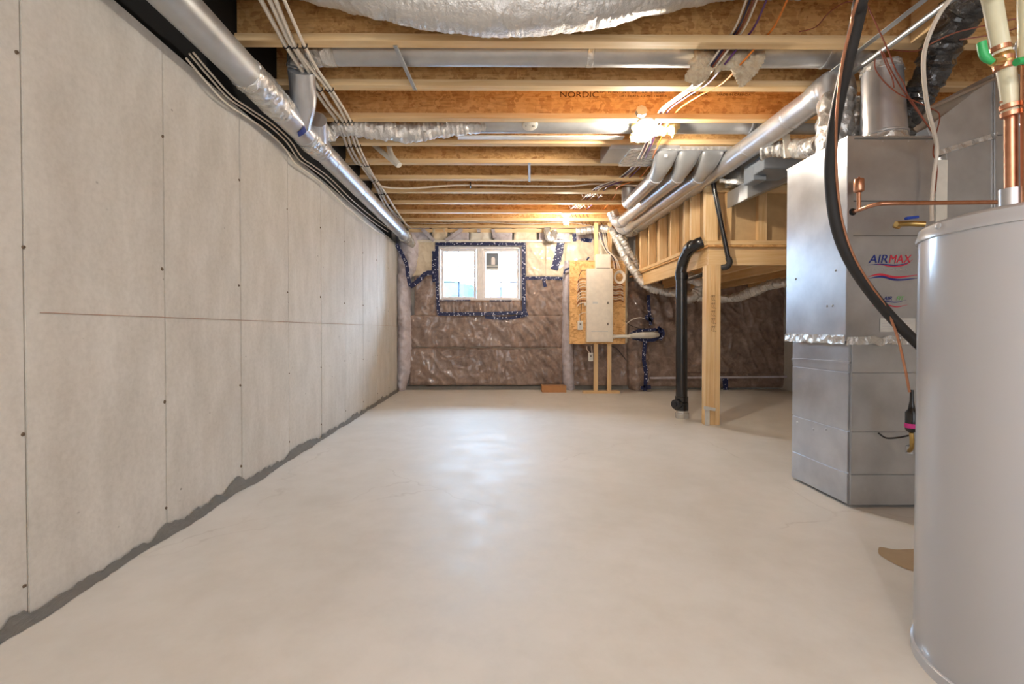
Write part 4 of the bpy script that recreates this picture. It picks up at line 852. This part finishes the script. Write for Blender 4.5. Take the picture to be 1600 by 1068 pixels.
# copper gas / water line
cp = thing('copper_pipe', 'horizontal copper pipe from the furnace front with a capped riser', 'pipe', at(1400, 320, 2.25))
MB().tube([at(1332, 331, 2.33), at(1345, 327, 2.27), at(1365, 320, 2.2), at(1385, 317.5, 2.16), at(1440, 317, 2.14), at(1530, 316, 2.12), at(1680, 314, 2.1)], .0095, 14, 6).build('pipe', 'copper', cp)
MB().tube([at(1342, 329, 2.28), at(1342, 298, 2.28)], .009, 12, 1).build('riser', 'copper', cp)
MB().lathe(at(1342, 299, 2.28), [(.009, -.006), (.02, 0), (.022, .004), (.022, .055), (.02, .06), (.006, .064), (.004, .07)], 18).build('cap', 'copper', cp)
MB().lathe(at(1332, 331, 2.322), [(.018, 0), (.018, .002), (.009, .003)], 16, (0, -1, 0)).build('hole_ring', 'dark_membrane', cp)
gv = thing('gas_valve', 'brass gas valve with a blue handle above the water heater rim', 'valve', at(1420, 352, 2.2))
MB().tube([at(1400, 350, 2.2), at(1420, 349, 2.2), at(1445, 350, 2.18)], .013, 14, 3).build('body', 'brass', gv)
MB().tube([at(1405, 354, 2.22), at(1398, 352, 2.22)], .012, 10, 1).build('nut', 'brass', gv)
MB().bar(at(1415, 341, 2.17), at(1434, 339, 2.17), .018, .012).build('handle', 'blue', gv, bevel=.002)
# cables near furnace
cable([(at(1492, -12, 1.85).x+.1, 1.8, 2.42), at(1492, -12, 1.85), at(1466, 25, 1.9), at(1447, 70, 1.95), at(1443, 110, 2.0), at(1449, 165, 2.1), at(1459, 205, 2.2), at(1464, 235, 2.27), at(1459, 275, 2.28), at(1456, 312, 2.28), at(1456, 345, 2.28)], .008, 'cable_white', 'white armoured cable hanging at the right edge of the furnace', name='hanging_cable')
for i, (P, w) in enumerate((
    ([(1352, 2, 2.1), (1370, 40, 2.15), (1388, 80, 2.2), (1400, 110, 2.25), (1412, 130, 2.28), (1418, 148, 2.3), (1430, 165, 2.32), (1455, 205, 2.32), (1460, 215, 2.3)], 'a single strand down from the hose top'),
    ([(1376, 78, 2.3), (1384, 100, 2.3), (1394, 122, 2.3), (1397, 137, 2.3)], 'the short strand over the riser'),
    ([(1380, 80, 2.3), (1390, 105, 2.3), (1405, 132, 2.3), (1420, 155, 2.32), (1445, 190, 2.32), (1462, 212, 2.3)], 'the middle strand over the riser'),
    ([(1367, 92, 2.3), (1368, 108, 2.3), (1382, 128, 2.3), (1405, 147, 2.3), (1430, 158, 2.32), (1452, 168, 2.3), (1468, 180, 2.3), (1462, 212, 2.3)], 'the strand looping under the others'),
    ([(1462, 212, 2.28), (1458, 240, 2.28), (1464, 255, 2.28), (1462, 290, 2.28), (1456, 320, 2.28)], 'the strand dropping down the cabinet edge'),
    ([(1395, 78, 2.4), (1430, 80, 2.4), (1455, 68, 2.3), (1490, 52, 2.1), (1530, 42, 1.9), (1610, 24, 1.8)], 'upper strand leading to the cream pipe'),
    ([(1500, 62, 2.1), (1540, 56, 1.95), (1575, 48, 1.85), (1612, 36, 1.8)], 'lower strand leading to the cream pipe'),
    ([(1248, 50, 2.45), (1275, 42, 2.4), (1295, 20, 2.3), (1320, 4, 2.2), (1345, 2, 2.15)], 'the strand arching left of the hose'))):
    cable([at(*p) for p in P], .003, 'cable_brown', 'thin brown control wire above the furnace, '+w, 'wire', 'control_wire', 'brown control wires', 6, 5)

# ================================================================== WATER HEATER
TX, TY, TR = 1.398, 1.133, .278; TT = EYE+.283
wh = thing('water_heater', 'large pale grey cylindrical water heater cut off by the right edge', 'water heater', (TX, TY, 0))
MB().lathe((TX, TY, 0), [(TR-.012, .012), (TR, .03), (TR, TT-.045)], 96).build('jacket', 'enamel', wh)
MB().lathe((TX, TY, 0), [(TR-.02, 0), (TR+.005, 0), (TR+.006, .028), (TR-.002, .032)], 96).build('base_ring', 'enamel', wh)
MB().lathe((TX, TY, 0), [(TR-.003, TT-.046), (TR+.005, TT-.044), (TR+.006, TT-.036), (TR+.002, TT-.026), (TR, TT-.012), (TR-.012, TT-.003), (TR-.03, TT), (.01, TT+.004)], 96).build('lid', 'enamel', wh)
p = at(1495, 338, 1.12)
MB().lathe((TX+TR*math.cos(2.95), TY+TR*math.sin(2.95), TT-.02), [(.009, 0), (.009, .004), (.004, .006)], 10, (-1, .2, 0)).build('screw', 'enamel', wh)
MB().tube([at(1580, 322, 1.13), at(1580, 295, 1.13)], .022, 16, 1).build('inlet_nipple', 'galvanized', wh)
pr = thing('water_riser', 'cream plastic pipe with copper lower end rising from the water heater', 'pipe', at(1580, 300, 1.13))
MB().tube([at(1580, 300, 1.13), at(1579.5, 172, 1.13)], .0125, 16, 1).build('copper_tail', 'copper', pr)
MB().tube([(at(1520, -60, 1.0).x, 1.0, 2.45), (at(1524, -60, 1.0).x, 1.0, 2.1), at(1538, -60, 1.05), at(1550, 0, 1.09), at(1561, 60, 1.12), at(1571, 105, 1.13), at(1577, 140, 1.13), at(1579.5, 178, 1.13)], .0175, 20, 6).build('plastic_pipe', 'cream_pipe', pr)
for (x, y, r) in ((1563, 76, .0195), (1568, 93, .0195), (1568.5, 104, .0195), (1578.5, 166, .0195), (1579, 178, .0185)):
    c0 = at(x, y, 1.125); MB().lathe(c0, [(r-.002, -.006), (r, -.005), (r, .005), (r-.002, .006)], 20, (-.12, 0, 1)).build('crimp_ring', 'copper', pr)
MB().lathe(at(1567, 93, 1.127), [(.018, -.014), (.0205, -.01), (.0205, .01), (.018, .014)], 20, (-.12, 0, 1)).build('valve_body', 'brass', pr)
MB().tube([at(1566, 95, 1.11), at(1550, 97, 1.10)], .009, 12, 1).build('valve_stem', 'brass', pr)
MB().tube([at(1551, 97, 1.09), at(1543, 92, 1.09), at(1537, 84, 1.09), at(1533.5, 66, 1.09)], [.006, .0085, .009, .009], 14, 5).build('lever_handle', 'green', pr)
for y in (160, 168): MB().lathe(at(1563, y, 1.105), [(.003, 0), (.003, .003)], 8, (0, -1, 0)).build('rivet', 'copper', pr)
p2 = thing('water_riser', 'second cream plastic pipe cut off by the right edge beside a green lever', 'pipe', (1.33, 1.1, TT))
MB().tube([(at(1606, 0, 1.09).x, 1.09, 2.6), at(1606, -60, 1.09), at(1606, 40, 1.1), at(1606, 90, 1.1)], .0175, 18, 4).build('plastic_pipe', 'cream_pipe', p2)
MB().tube([at(1606, 88, 1.1), at(1607, 322, 1.1)], .0125, 16, 1).build('copper_tail', 'copper', p2)
MB().tube([at(1588, 97, 1.07), at(1596, 95, 1.07), at(1612, 94, 1.07)], .0085, 12, 3).build('lever_handle', 'green', p2)
tag(MB().tube([at(1612, 30, 1.12), at(1602, 50, 1.14), at(1590, 75, 1.16), at(1582, 105, 1.18), at(1584, 140, 1.2), at(1592, 178, 1.2), at(1606, 204, 1.18)], .008, 14, 8, ridge=.0006, pitch=.008).build('braided_hose', 'galvanized'), 'braided metal hose curving at the right edge behind the cream pipe', 'hose')
# shadow on the floor near the heater, painted as a brown patch
q = [onZ(x, y, .0015) for x, y in ((1372, 858), (1376, 854), (1400, 858), (1432, 857), (1470, 860), (1480, 900), (1432, 893), (1410, 886), (1390, 876), (1374, 866))]
m = MB(); m.v = smooth_path(q+[q[0]], 4)[:-1]; m.f = [tuple(range(len(m.v)))]
o = m.build('floor_shadow', 'shadow_brown', floor); o['label'] = 'brown painted shadow beside the water heater'
print('objects', len(bpy.data.objects), 'tris', sum(len(o.data.loop_triangles) or len(o.data.polygons)*2 for o in bpy.data.objects if o.type == 'MESH'))
